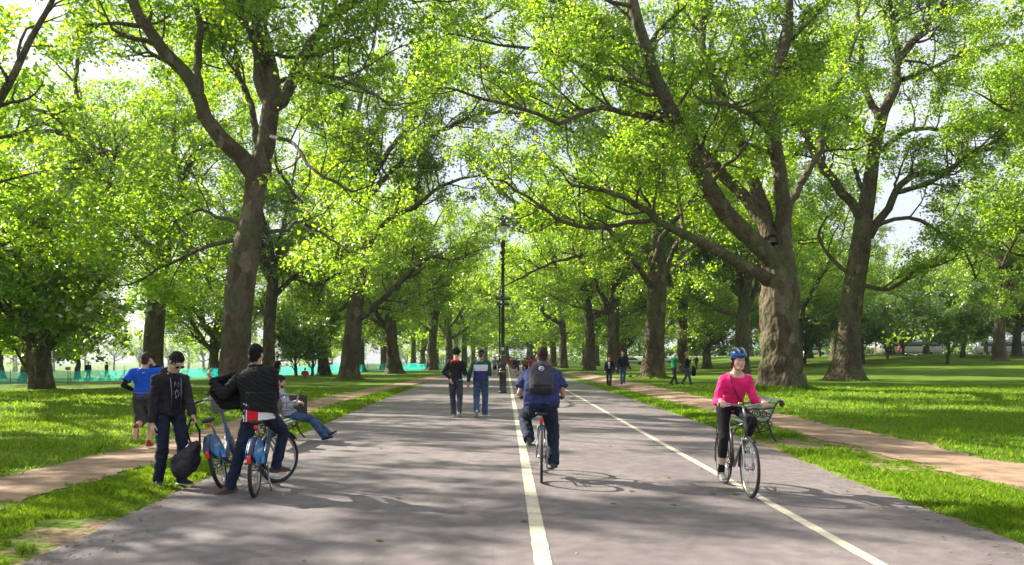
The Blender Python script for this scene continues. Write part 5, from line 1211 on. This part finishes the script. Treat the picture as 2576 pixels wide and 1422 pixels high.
    for q in (-1, 1):
        a = cen + up * .20 + Q['ls'] * .08 * q + f * .05
        Sh().tube([a, Q['neck'] + Q['ls'] * .11 * q + up * .015 - f * .07, Q['neck'] + Q['ls'] * .13 * q + up * .035 + f * .02, Q['neck'] + Q['ls'] * .14 * q - up * .12 + f * .15], [.016, .024, .022, .02], 8).obj('strap', BPM, bp)
        Sh().tube([cen - up * .17 + Q['ls'] * .14 * q + f * .04, cen - up * .10 + Q['ls'] * .24 * q + f * .12], .009, 6).obj('strap', BPM, bp)
    hd_ = Sh().tube([cen + up * .235 - Q['ls'] * .03 - f * .0, cen + up * .275 - f * .03, cen + up * .235 + Q['ls'] * .03], .007, 6).obj('handle', BPM, bp)
    bc = cen - f * .128 + up * .045
    bg = Sh().tube([bc, bc - f * .006], .036, 20).obj('badge', mat('white_badge', (.72, .72, .74), .5), bp); Sh().tube([bc - f * .0062, bc - f * .0075], .026, 20).obj('badge_ring', mat('blue_badge', (.03, .04, .2), .5), bg); Sh().box(bc - f * .008, (.019, .001, .006), M).obj('badge_letters', mat('white_badge', (.72, .72, .74)), bg)
    # ---------- the woman in pink
    yl = Vector((2.765, 9.55 + .55 - .01, .012)); yrz = R(182)
    yl = Vector((2.74, 9.72, .012)); yrz = R(181)
    bike, B = bicycle('dark city bicycle ridden by the woman in pink', yl, yrz, 'dark', crank=R(-82), steer=R(0))
    sp, pdR, pdL = B['saddle'], B['ped'][1], B['ped'][-1]
    J = dict(pel=sp + Vector((0, .02, .10)), neck=(.01, .07, 1.43), head=(.01, .13, 1.585), face=(-.06, .98, .02), hR=B['grips'][0] + Vector((.0, -.05, .035)), hL=B['grips'][1] + Vector((-.0, -.05, .035)), eR=(.25, -.5, -1), eL=(-.25, -.5, -1), fR=(.0, 1, -.3), fL=(0, 1, -.3), nR=(0, -.2, -1), nL=(0, -.2, -1), cR=1.4, cL=1.4, sR=-1, sL=1,
             aR=pdR + Vector((.02, -.05, .095)), aL=pdL + Vector((-.02, -.05, .10)), kR=(.15, 1, .2), kL=(-.1, 1, .2), t_R=(.05, 1, -.1), t_L=(0, 1, .1))
    PINK = fabric('neon_pink_jersey', (.95, .03, .22), .8, f=.7, scale=9)
    P, Q = person('woman in a neon pink top and blue helmet riding towards the viewer', yl, yrz, J, dict(hair='tied', hairc=(.06, .025, .012), hairn='auburn', top=dict(m=PINK, name='jersey', inf=.004, hem=-.10, slen=.82, collar=0, disp=.009), bottom=(BLACK, 'capri', .001, 'leggings'), shoes=(fabric('grey_mesh', (.33, .29, .28)), WHITE_S), socks=BLACK, skinc=(.66, .40, .30), skin='pink', bulk=.93, sw=.152, drop=.095, wrk=.004), vox=.0075)
    hp3, HM = Q['hp'], Q['HM']
    HB = mat('blue_helmet_shell', (.01, .10, .42), .25, coat=.6); HS = mat('silver_helmet_shell', (.45, .47, .5), .3)
    S = Sh(); S.ell(hp3(0, -.01, .072), (.100, .128, .082), HM); hl = S.skin('helmet', HB, P, .008, 2)
    for i, x in enumerate((-.072, -.040, 0, .040, .072)):
        pts = [hp3(x * (1 - .15 * abs(t)), -.01 + .134 * math.sin(t), .072 + (.088 * math.sqrt(max(.05, 1 - (x / .108) ** 2))) * math.cos(t)) for t in [R(a) for a in range(-75, 81, 15)]]
        Sh().tube(pts, .0075 if x else .010, 6).obj('rib', HS if i % 2 else mat('dark_vent', (.012, .014, .02), .5), hl)
    Sh().loft([(hp3(0, .10, .050), HM @ Vector((.075, 0, 0)), HM @ Vector((0, 0, .008))), (hp3(0, .150, .036), HM @ Vector((.055, 0, 0)), HM @ Vector((0, 0, .004)))]).obj('peak', mat('dark_vent', (.012, .014, .02)), hl)
    for q in (-1, 1): Sh().tube([hp3(q * .088, .02, .04), hp3(q * .080, .02, -.05), hp3(q * .02, .055, -.118)], .005, 6).obj('chin_strap', BLACK, hl)
    f = Q['up'].cross(Q['ls']); nk, pe, ls, up = Q['neck'], Q['pel'], Q['ls'], Q['up']
    Sh().tube([nk + ls * .10 - f * .02 + up * .01, nk + ls * .085 + f * .07 - up * .03, nk + ls * .03 + f * .115 - up * .16, nk - ls * .06 + f * .118 - up * .32, pe - ls * .155 + f * .02 + up * .06, pe - ls * .15 - f * .07 + up * .05], .009, 6).obj('bag_strap', mat('maroon_strap', (.16, .02, .03), .7), P)
    S = Sh(); S.loft([(nk + f * .060 - up * .055, ls * .055, up * .045), (nk + f * .072 - up * .055, ls * .045, up * .035)]); S.obj('neckline', skinmat('pink', (.66, .40, .30)), P)
    # ---------- the couple holding hands on the right path
    def simple(label, loc, rz, top, bottom, hair='short', hairc=(.02, .015, .01), hn='dk', skin='mid2', sc=(.55, .34, .25), s=1.0, J=None, shoes=None, vox=.016, group='distant park visitors', slv='long', hem=-.1, inf=.018, bl='full', extra_top=None):
        d = dict(hair=hair, hairc=hairc, hairn=hn, top=dict(m=top, sleeve=slv, inf=inf, hem=hem, name='top'), bottom=(bottom, bl, .012), shoes=shoes or (SH_BK, BLK_R), skin=skin, skinc=sc)
        return person(label, loc, rz, J or {}, d, vox, group, s, detail=False)
    zc = lambda x, y: H(x, y) + .01
    walkA = dict(aL=(-.07, .22, .09), aR=(.07, -.22, .12), t_L=(0, 1, .15), t_R=(0, 1, -.4), hL=(-.26, -.12, .90), hR=(.26, .14, .90))
    walkB = dict(aR=(.07, .22, .09), aL=(-.07, -.22, .12), t_R=(0, 1, .15), t_L=(0, 1, -.4), hR=(.26, -.12, .90), hL=(-.26, .14, .90))
    x, y = 5.50, 45.0
    P, Q = simple('woman in a black jacket and white blouse, hand in hand on the right footpath', (x, y, zc(x, y)), R(172), BLACK, JEANS_D, 'long', (.09, .035, .015), 'redbrown', s=.97, J=dict(walkA, hL=(-.36, .05, .86)), vox=.012, group='couple holding hands')
    Sh().loft([(Q['pel'] + Vector((0, .142, .10)), (.045, 0, 0), (0, .014, 0)), (Q['neck'] + Vector((0, .120, -.05)), (.05, 0, 0), (0, .02, 0))]).obj('blouse', mat('white_cotton', (.6, .6, .62), .8), P)
    P, Q = simple('man in a dark navy jacket and jeans, hand in hand on the right footpath', (x + .78, y + .1, zc(x + .78, y)), R(176), fabric('ink_jacket', (.012, .014, .03)), JEANS, 'short', (.10, .05, .025), 'ginger', s=1.08, J=dict(walkB, hR=(.34, .05, .86)), vox=.012, group='couple holding hands')
    x, y = 8.65, 42.5
    GREEN = fabric('emerald_polo', (.01, .26, .08))
    simple('grey haired man in an emerald polo shirt looking down on the right lawn', (x, y, zc(x, y)), R(-68), GREEN, fabric('charcoal_trousers', (.04, .042, .045)), 'crop', (.55, .54, .52), 'white', s=.97, J=dict(walkA, head=(0, .10, 1.61), face=(0, .8, -.55), hR=(.12, .34, 1.10), hL=(-.12, .34, 1.10), eR=(.6, -1, -.4), eL=(-.6, -1, -.4)), vox=.012, slv='short', group='pair on the right lawn')
    simple('woman in a black top carrying a coat beside the man in the emerald polo', (x + .75, y + .3, zc(x + .7, y)), R(-100), BLACK, JEANS, 'curly', (.25, .14, .07), 'sandy', s=.98, J=dict(walkB, hR=(.10, .20, 1.38), eR=(.6, -.6, -1)), vox=.012, group='pair on the right lawn')
    S = Sh(); S.loft([((x + 1.05, y + .1, zc(x, y) + .98), (.06, 0, 0), (0, .10, 0)), ((x + 1.1, y + .1, zc(x, y) + .75), (.13, 0, 0), (0, .14, 0)), ((x + 1.08, y + .1, zc(x, y) + .45), (.09, 0, 0), (0, .10, 0))]); tag(S.skin('folded_coat', BLACK, None, .015, 2, .02, 8), 'black folded coat hanging from the woman beside the emerald polo', 'coat')
    # ---------- far figures on the road
    def W0(px, py_feet, Y): return ((px - CX) / FPX * Y, Y, .015)
    REDT, GRT, ORT, MAG = fabric('red_tee', (.6, .03, .04)), fabric('grey_tee', (.28, .29, .31)), fabric('orange_tee', (.7, .12, .04)), fabric('magenta_top', (.5, .02, .16))
    simple('walker in a grey tee shirt and black shorts left of the lamp post', W0(1245, 0, 82), R(4), GRT, BLACK, s=1.02, J=walkA, slv='short', bl='short', hair='short', hairc=(.25, .09, .03), hn='ginger2')
    simple('far walker in a pale shirt and dark trousers beside the lamp post', W0(1256, 0, 96), R(-5), fabric('pale_shirt', (.4, .36, .38)), BLACK, J=walkB)
    simple('far walker in a red tee and pale jeans right of the lamp post', W0(1283, 0, 100), 0, REDT, fabric('pale_denim', (.25, .32, .42)), J=walkA, slv='short')
    simple('far walker in dark blue behind the red tee walker', W0(1293, 0, 118), 0, fabric('dark_teal', (.02, .05, .09)), BLACK, J=walkB)
    simple('tiny far walker in orange on the road', W0(1289, 0, 126), 0, ORT, BLACK, J=walkA, slv='short')
    simple('far walker in an orange vest left of the magenta walker', W0(1325, 0, 88), 0, ORT, BLACK, s=.98, J=walkA, slv='short')
    simple('far walker in a magenta top partly behind the cyclist in blue', W0(1336, 0, 80), 0, MAG, BLACK, 'tied', J=walkB, slv='short')
    simple('far walker in dark clothes between the left trunks and the walkers', W0(1128, 0, 78), 0, fabric('dark_grey_top', (.06, .07, .09)), BLACK, J=walkA)
    for lab, px, Y, m, hm, sc in [('distant cyclist in black with a white helmet, seen from behind', 1300, 69, BLACK, (.6, .6, .62), 1.0), ('distant cyclist in a brown striped top with a grey helmet', 1320, 78, fabric('brown_stripe', (.25, .10, .05), f=.25, scale=30), (.25, .32, .38), .97)]:
        o = Vector(W0(px, 0, Y)); bk, B = bicycle('bicycle of the ' + lab.replace(', seen from behind', ''), o, 0, 'light' if Y < 70 else 'slate', crank=R(-60), group='distant bicycles'); sp, pR, pL = B['saddle'], B['ped'][1], B['ped'][-1]
        P, Q = simple(lab, o, 0, m, BLACK, bl='short' if Y < 70 else 'full', s=1.0, J=dict(pel=sp + Vector((0, .03, .12)), neck=(0, .12, 1.46), head=(0, .2, 1.61), hR=B['grips'][0], hL=B['grips'][1], aR=pR + Vector((0, -.05, .1)), aL=pL + Vector((0, -.05, .1)), kR=(.2, 1, .2), kL=(-.2, 1, .2), cR=1.2, cL=1.2), group='distant cyclists')
        Sh().ell(Q['hp'](0, -.01, .06), (.10, .13, .09), Q['HM']).obj('helmet', mat('helmet_%d' % px, hm, .4), P)
    x, y = W0(767, 0, 66)[0], 66.0
    sit = dict(pel=(0, 0, .12), neck=(0, .14, .60), head=(0, .24, .74), face=(0, .8, -.5), hR=(.22, .35, .30), hL=(-.22, .35, .30), aR=(.12, .62, .08), aL=(-.12, .62, .08), kR=(.2, .2, 1), kL=(-.2, .2, 1))
    simple('person in a red tee shirt sitting on the left lawn, seen from behind', (x, y, zc(x, y)), R(10), REDT, fabric('white_shorts', (.5, .5, .5)), s=1.0, J=sit, slv='short', group='people on the lawns')
    x, y = W0(697, 0, 52)[0], 52.0
    simple('man in a black tee and tan trousers standing by the two stemmed tree', (x, y, zc(x, y)), R(170), BLACK, fabric('tan_chinos', (.40, .24, .09)), s=1.0, J=dict(hR=(.1, .22, 1.3), eR=(.6, -.6, -1)), slv='short', group='people on the lawns')
    x, y = W0(2298, 0, 105)[0], 105.0
    lie = dict(pel=(0, 0, .14), neck=(0, -.50, .16), head=(0, -.66, .16), face=(0, .2, 1), hR=(.3, .0, .12), hL=(-.3, 0, .12), aR=(.1, .8, .1), aL=(-.1, .8, .1), kR=(0, 0, 1), kL=(0, 0, 1), t_R=(.2, .2, 1), t_L=(-.2, .2, 1))
    simple('sunbather lying in white on the right lawn beside a trunk', (x, y, zc(x, y)), R(75), mat('white_cotton', (.6, .6, .62)), fabric('pink_shorts', (.6, .2, .2)), J=lie, group='people on the lawns')
    for px, Y, m, lab in [(222, 72, BLACK, 'dark figure seen through the cyan fence, left one'), (268, 74, fabric('dark_teal', (.02, .05, .09)), 'dark figure seen through the cyan fence, right one'), (1751, 95, BLACK, 'far visitor in black on the right lawn between the trunks'), (2262, 140, REDT, 'tiny visitor in red far across the right lawn')]:
        x = (px - CX) / FPX * Y; simple(lab, (x, Y, zc(x, Y)), R(px), m, BLACK, J=walkA, vox=.02, group='people on the lawns')
# ------------------------------------------------------------------ park furniture
IRON = mat('black_cast_iron', (.012, .013, .013), .35, bump=.3, bscale=60, bdist=.004, coat=.2)
GOLD = mat('gold_paint', (.62, .42, .10), .4, .6)
def lathe(prof, n=28, flute=None):
    s = Sh(); s.ring_mesh([[Vector((r * math.cos(2 * math.pi * j / n), r * math.sin(2 * math.pi * j / n), z)) for j in range(n)] for z, r in prof]); return s
def lamp_post(label, loc, sign=True):
    root = empty('lamp_post', loc, 0, label, 'lamp post', 'lamp posts along the road')
    lathe([(0, .205), (.09, .205), (.10, .185), (.16, .18), (.20, .168), (.95, .16), (.97, .175), (1.0, .18)]).obj('plinth', IRON, root)
    lathe([(1.0, .186), (1.035, .186)]).obj('gold_band', GOLD, root)
    lathe([(1.035, .175), (1.07, .195), (1.12, .19), (1.16, .14), (1.20, .115), (1.26, .14), (1.34, .175), (1.42, .16), (1.50, .115), (1.56, .12), (1.60, .105), (1.76, .10)]).obj('base_bulb', IRON, root)
    lathe([(1.76, .112), (1.80, .112)]).obj('gold_band', GOLD, root)
    lathe([(1.80, .10), (1.86, .09), (4.1, .078), (4.12, .12), (4.2, .12), (4.22, .088), (4.5, .085), (4.52, .11), (4.56, .11), (4.58, .085), (6.0, .075), (6.02, .115), (6.07, .115), (6.09, .075), (6.25, .074), (6.27, .115), (6.32, .115), (6.34, .08), (6.5, .08), (6.55, .13), (6.68, .13), (6.74, .085), (6.85, .09), (6.9, .115), (7.15, .115), (7.17, .09)], 16).obj('column', IRON, root)
    br = Sh()
    for q in (-1, 1): br.tube([(0, 0, 7.13), (q * .16, 0, 7.13), (q * .33, 0, 7.15), (q * .335, 0, 7.3), (q * .335, 0, 7.75), (q * .335, 0, 7.86)], .018, 6)
    br.obj('bracket', IRON, root)
    lathe([(7.80, .305), (7.845, .31), (7.87, .295), (7.93, .23), (7.99, .17), (8.01, .13), (8.12, .125), (8.14, .17), (8.18, .17), (8.20, .12), (8.30, .12), (8.33, .05)]).obj('lantern_cap', IRON, root)
    g = mat('lantern_glass', (.80, .80, .76), .15, spec=.6)
    lathe([(7.48, .03), (7.52, .07), (7.60, .14), (7.70, .22), (7.80, .28)]).obj('lantern_glass', g, root)
    if sign:
        for z, a, w in ((4.42, R(6), .34), (4.17, R(-10), .30)):
            p = Sh(); p.box((.02, -.13, z), (w, .016, .075), Matrix.Rotation(a, 3, 'Z')); p.obj('finger_board', mat('dark_green_board', (.03, .045, .04), .4), root, smooth=False, bevel=.006)
    k = Sh(); k.box((0, -.118, 2.08), (.05, .006, .07)); k.obj('number_plate', mat('white_badge', (.72, .72, .74)), root, smooth=False, bevel=.003)
    return root
def bench(label, loc, rz):
    """own frame: length along Y, sitter faces -X"""
    root = empty('park_bench', loc, rz, label, 'bench', 'slatted park benches')
    SLAT = mat('pale_green_paint', (.24, .29, .19), .6, col2=(.13, .17, .10), scale=9, bump=.5, bscale=40, stretch=(6, .6, 6), bdist=.004)
    prof = [(-.42, .395), (-.34, .43), (-.26, .435), (-.18, .43), (-.10, .42), (-.03, .425), (.035, .47), (.075, .545), (.110, .625), (.145, .705), (.185, .775), (.245, .815)]
    L = .92
    for i, (x, z) in enumerate(prof):
        a = prof[min(i + 1, len(prof) - 1)]; b = prof[max(0, i - 1)]; an = math.atan2(a[1] - b[1], a[0] - b[0])
        s = Sh(); s.box((x, 0, z), (.031, L, .011), Matrix.Rotation(-an, 3, 'Y')); s.obj('slat', SLAT, root, smooth=False, bevel=.004)
    for y in (-.90, 0, .90):
        s = Sh()
        s.tube([(-.44, y, .37), (-.36, y, .41), (-.2, y, .413), (-.06, y, .40), (.03, y, .43), (.075, y, .52), (.135, y, .66), (.175, y, .75), (.24, y, .80), (.30, y, .79), (.325, y, .74), (.29, y, .70), (.255, y, .725)], .023, 8)
        s.tube([(.02, y, .41), (.06, y, .28), (.11, y, .12), (.19, y, .015), (.25, y, .01)], [.022, .022, .02, .018, .014], 8)
        s.tube([(-.36, y, .40), (-.33, y, .28), (-.38, y, .15), (-.45, y, .05), (-.50, y, .012)], [.02, .02, .018, .018, .014], 8)
        s.tube([(-.34, y, .27), (-.20, y, .20), (-.05, y, .22), (.07, y, .26)], .013, 8)
        if y:
            for cx, cz, rr in ((-.26, .30, .05), (-.13, .31, .055), (0, .32, .05), (-.20, .56, .075), (-.06, .55, .06)):
                s.tube([(cx + rr * math.cos(t), y, cz + rr * math.sin(t)) for t in [2 * math.pi * i / 14 for i in range(14)]], .013, 6, closed=True)
            for cx, cz, rr in ((-.20, .56, .035), (-.06, .55, .028), (.03, .53, .035), (-.30, .50, .03), (.06, .36, .04)): s.tube([(cx + rr * math.cos(t), y, cz + rr * math.sin(t)) for t in [2 * math.pi * i / 12 for i in range(12)]], .011, 6, closed=True)
            s.tube([(-.40, y, .41), (-.41, y, .50), (-.37, y, .62), (-.25, y, .655), (-.08, y, .64), (.03, y, .66), (.12, y, .66)], .016, 8)
            s.ell((.285, y, .745), (.05, .022, .05))
        s.obj('iron_frame', IRON, root)
    return root
def litter_bin(loc):
    root = empty('litter_bin', loc, 0, 'round brown slatted litter bin beside the left bench', 'litter bin')
    m = mat('brown_slats', (.055, .030, .022), .6, bump=.4, bscale=30)
    for i in range(22):
        a = 2 * math.pi * i / 22; s = Sh(); s.box((.225 * math.cos(a), .225 * math.sin(a), .35), (.012, .027, .30), Matrix.Rotation(a, 3, 'Z')); s.obj('slat', m, root, smooth=False, bevel=.004)
    lathe([(.03, .19), (.62, .205), (.62, .19), (.05, .175)], 24).obj('liner', IRON, root)
    for z in (.10, .58): Sh().tube([(.24 * math.cos(t), .24 * math.sin(t), z) for t in [2 * math.pi * i / 24 for i in range(24)]], .008, 6, closed=True).obj('hoop', IRON, root)
    tag(Sh().tube([(loc[0] - .22, loc[1], loc[2] + .70), (loc[0] - .12, loc[1], loc[2] + .64), (loc[0] + .0, loc[1], loc[2] + .60), (loc[0] + .06, loc[1] + .02, loc[2] + .66), (loc[0] + .10, loc[1], loc[2] + .71)], .011, 8).obj('discarded_umbrella', SADB), 'black bent umbrella handle sticking out of the litter bin', 'umbrella')
def fence():
    pts = [(-62, 58), (-42, 63), (-24, 84), (-13.2, 108), (-9.6, 116)]
    m, N, L, P = newmat('cyan_netting'); N.remove(P); out = N['Material Output']
    tc = N.new('ShaderNodeTexCoord'); wv = N.new('ShaderNodeTexNoise'); wv.inputs['Scale'].default_value = 3.5
    mp = N.new('ShaderNodeMapping'); mp.inputs['Scale'].default_value = (1, 1, .12); L.new(tc.outputs['Object'], mp.inputs[0]); L.new(mp.outputs[0], wv.inputs['Vector'])
    d = N.new('ShaderNodeBsdfDiffuse'); t = N.new('ShaderNodeBsdfTranslucent'); tr = N.new('ShaderNodeBsdfTransparent')
    r = ramp(m.node_tree, [(.3, (.0, .42, .38)), (.7, (.02, .62, .56))]); L.new(wv.outputs['Fac'], r.inputs[0]); L.new(r.outputs[0], d.inputs[0]); t.inputs[0].default_value = (.02, .62, .58, 1)
    a = N.new('ShaderNodeMixShader'); a.inputs[0].default_value = .5; L.new(d.outputs[0], a.inputs[1]); L.new(t.outputs[0], a.inputs[2])
    b = N.new('ShaderNodeMixShader'); b.inputs[0].default_value = .42; L.new(a.outputs[0], b.inputs[1]); L.new(tr.outputs[0], b.inputs[2]); L.new(b.outputs[0], out.inputs[0])
    root = empty('net_fence', (pts[1][0], pts[1][1], H(*pts[1])), 0, 'low cyan mesh fence on thin stakes across the left meadow', 'fence')
    o = Vector(root.location); V = []; F = []; rd = random.Random(8)
    samples = []
    for (x0, y0), (x1, y1) in zip(pts, pts[1:]):
        n = int(math.hypot(x1 - x0, y1 - y0) / .5)
        samples += [(x0 + (x1 - x0) * i / n, y0 + (y1 - y0) * i / n) for i in range(n)]
    for i, (x, y) in enumerate(samples):
        z = H(x, y); sag = .06 * math.sin(i * .9) + rd.uniform(-.03, .03)
        for h in (.02, .32, .62, .96 + sag): V.append((x - o.x + .05 * math.sin(i * 1.7), y - o.y + .05 * math.sin(h * 5 + i), z + h - o.z))
    for i in range(len(samples) - 1):
        for j in range(3): k = i * 4 + j; F.append((k, k + 4, k + 5, k + 1))
    me = npmesh('netting', V, [4] * len(F), np.array(F).ravel(), m, True); link(bpy.data.objects.new('netting', me), root)
    st = mat('stake_wood', (.06, .04, .03), .8)
    for i in range(0, len(samples), 9):
        x, y = samples[i]; z = H(x, y); s = Sh(); s.tube([(x - o.x, y - o.y - .05, z - .1 - o.z), (x - o.x + .02, y - o.y - .05, z + 1.3 - o.z)], .022, 6); s.obj('stake', st, root)
def sign(px, py, Y, lab):
    x = (px - CX) / FPX * Y; e = empty('sign_post', (x, Y, H(x, Y)), 0, lab, 'sign', 'small notice posts by the fence')
    Sh().tube([(0, 0, -.1), (0, 0, 1.25)], .025, 6).obj('post', mat('stake_wood', (.06, .04, .03)), e); Sh().box((0, -.04, 1.15), (.17, .012, .12)).obj('plate', mat('red_brown_plate', (.42, .10, .05), .6), e, smooth=False, bevel=.006)
def vehicle(x, y, rz, Lh, Wd, Ht, col, lab, cat):
    z = H(x, y); e = empty(cat, (x, y, z), rz, lab, cat, 'vehicles parked beyond the far right lawn')
    m = mat('paint_' + lab[:9].replace(' ', '_'), col, .3, coat=.5); gl = mat('vehicle_glass', (.03, .035, .04), .1)
    if cat == 'coach':
        s = Sh(); s.loft([((-Lh, 0, 1.75), (0, Wd, 0), (0, 0, 1.35)), ((Lh, 0, 1.75), (0, Wd, 0), (0, 0, 1.35))], 24, 6); s.obj('body', m, e)
        for q in (-1, 1): Sh().box((0, q * (Wd + .01), 2.2), (Lh * .92, .02, .42)).obj('window', gl, e, smooth=False)
    else:
        s = Sh(); s.loft([((-Lh, 0, .62), (0, Wd * .9, 0), (0, 0, .22)), ((-Lh * .85, 0, .68), (0, Wd, 0), (0, 0, .36)), ((Lh * .7, 0, .66), (0, Wd, 0), (0, 0, .34)), ((Lh, 0, .56), (0, Wd * .9, 0), (0, 0, .2))], 20, 4); s.obj('body', m, e)
        s = Sh(); s.loft([((-Lh * .75, 0, 1.0), (0, Wd * .9, 0), (0, 0, .1)), ((-Lh * .5, 0, 1.15), (0, Wd * .86, 0), (0, 0, .30)), ((Lh * .15, 0, 1.15), (0, Wd * .86, 0), (0, 0, .30)), ((Lh * .45, 0, 1.0), (0, Wd * .9, 0), (0, 0, .05))], 18, 4); s.obj('cabin', gl, e)
    for sx in (-.62, .62):
        for q in (-1, 1): Sh().tube([(sx * Lh, q * (Wd - .12), .34), (sx * Lh, q * (Wd + .03), .34)], .34, 18).obj('wheel', BLK_R, e)
def props():
    lamp_post('tall black lamp post with gold bands and two finger boards beside the centre line', (-.43, 37.2, .0))
    lamp_post('second, far black lamp post seen behind the first one', (-1.2, 77, .0), False)
    bench('pale green slatted bench with scrolled iron ends beside the woman on the bicycle', (4.90, 16.1, H(4.9, 16) + .0), R(-2))
    bench('slatted bench with the lounging man on the left verge', (-4.62, 15.05, H(-4.7, 15) + .0), R(182))
    litter_bin((-5.50, 20.4, H(-5.5, 20.4)))
    fence()
    sign(831, 0, 88, 'red plated notice post in front of the fence between the left trunks'); sign(171, 0, 59, 'red plated notice post by the fence on the far left')
    BK = BARK
    for i, (x, y, rz, lab) in enumerate([(-11.2, 33.5, R(15), 'fallen branch on the lawn left of the big trunk'), (-12.6, 33.9, R(-20), 'shorter fallen branch on the lawn further left')]):
        s = Sh(); s.chain([(-.6, 0, .08), (0, .1, .12), (.7, 0, .1)], [.07, .09, .05]); s.chain([(0, .1, .12), (.3, -.1, .38)], [.05, .02]); o = s.obj('fallen_branch', BK); o.location = (x, y, H(x, y)); o.rotation_euler = (0, 0, rz); tag(o, lab, 'branch', 'fallen branches')
    for px, Y in ((1586, 58), (1622, 57), (1606, 59)):
        x = (px - CX) / FPX * Y; s = Sh(); s.ell((0, 0, .13), (.07, .14, .075)); s.ell((0, .13, .21), (.035, .045, .035)); s.cone((0, -.1, .13), (0, -.26, .10), .05, .02); s.cone((0, .17, .21), (0, .22, .20), .012, .004)
        for q in (-1, 1): s.cone((q * .03, 0, .08), (q * .03, .02, 0), .01, .008)
        o = s.skin('pigeon', mat('dark_feathers', (.03, .03, .04), .6), None, .012, 1); o.location = (x, Y, H(x, Y)); o.rotation_euler = (0, 0, R(px * 7)); tag(o, 'dark pigeon feeding on the lawn behind the couple holding hands', 'pigeon', 'pigeons on the lawn')
    for x, rz, Lh, Wd, Ht, c, lab, cat in [(60, 0, 2.2, .88, 1.5, (.6, .6, .62), 'white car parked far beyond the leaning trunk', 'car'), (52, 0, 2.2, .88, 1.5, (.4, .05, .05), 'red car parked far behind the leaning trunk', 'car'), (79, 0, 6.0, 1.25, 3.0, (.34, .30, .32), 'white coach parked far across the right lawn', 'coach'), (98, 0, 6, 1.25, 3, (.25, .26, .29), 'silver coach parked at the far right', 'coach'), (30, 0, 2.2, .88, 1.5, (.62, .6, .6), 'white car parked far behind the right avenue trunks', 'car'), (24, 0, 2.2, .88, 1.5, (.5, .5, .55), 'silver car parked far behind the right avenue trunks', 'car')]:
        vehicle(x, 158, rz, Lh, Wd, Ht, c, lab, cat)
    lf = random.Random(6)
    for i in range(14):
        x, y = lf.uniform(-3, 4), lf.uniform(7, 16); s = Sh(); k = .05
        s.V += [Vector(p) * k for p in ((0, -1, .02), (.5, -.3, .15), (1, 0, .05), (.4, .3, .12), (0, 1, .1), (-.4, .3, .2), (-1, 0, .02), (-.5, -.3, .12), (0, 0, .25))]; s.F += [(j, (j + 1) % 8, 8) for j in range(8)]
        o = s.obj('fallen_leaf', LEAF_MID, smooth=False); o.location = (x, y, .017); o.rotation_euler = (0, 0, lf.uniform(0, 6)); tag(o, 'small green leaf fallen on the asphalt', 'leaf', 'leaves fallen on the road')
setting(); grass(); litter(); trees(); haze(); props(); people()
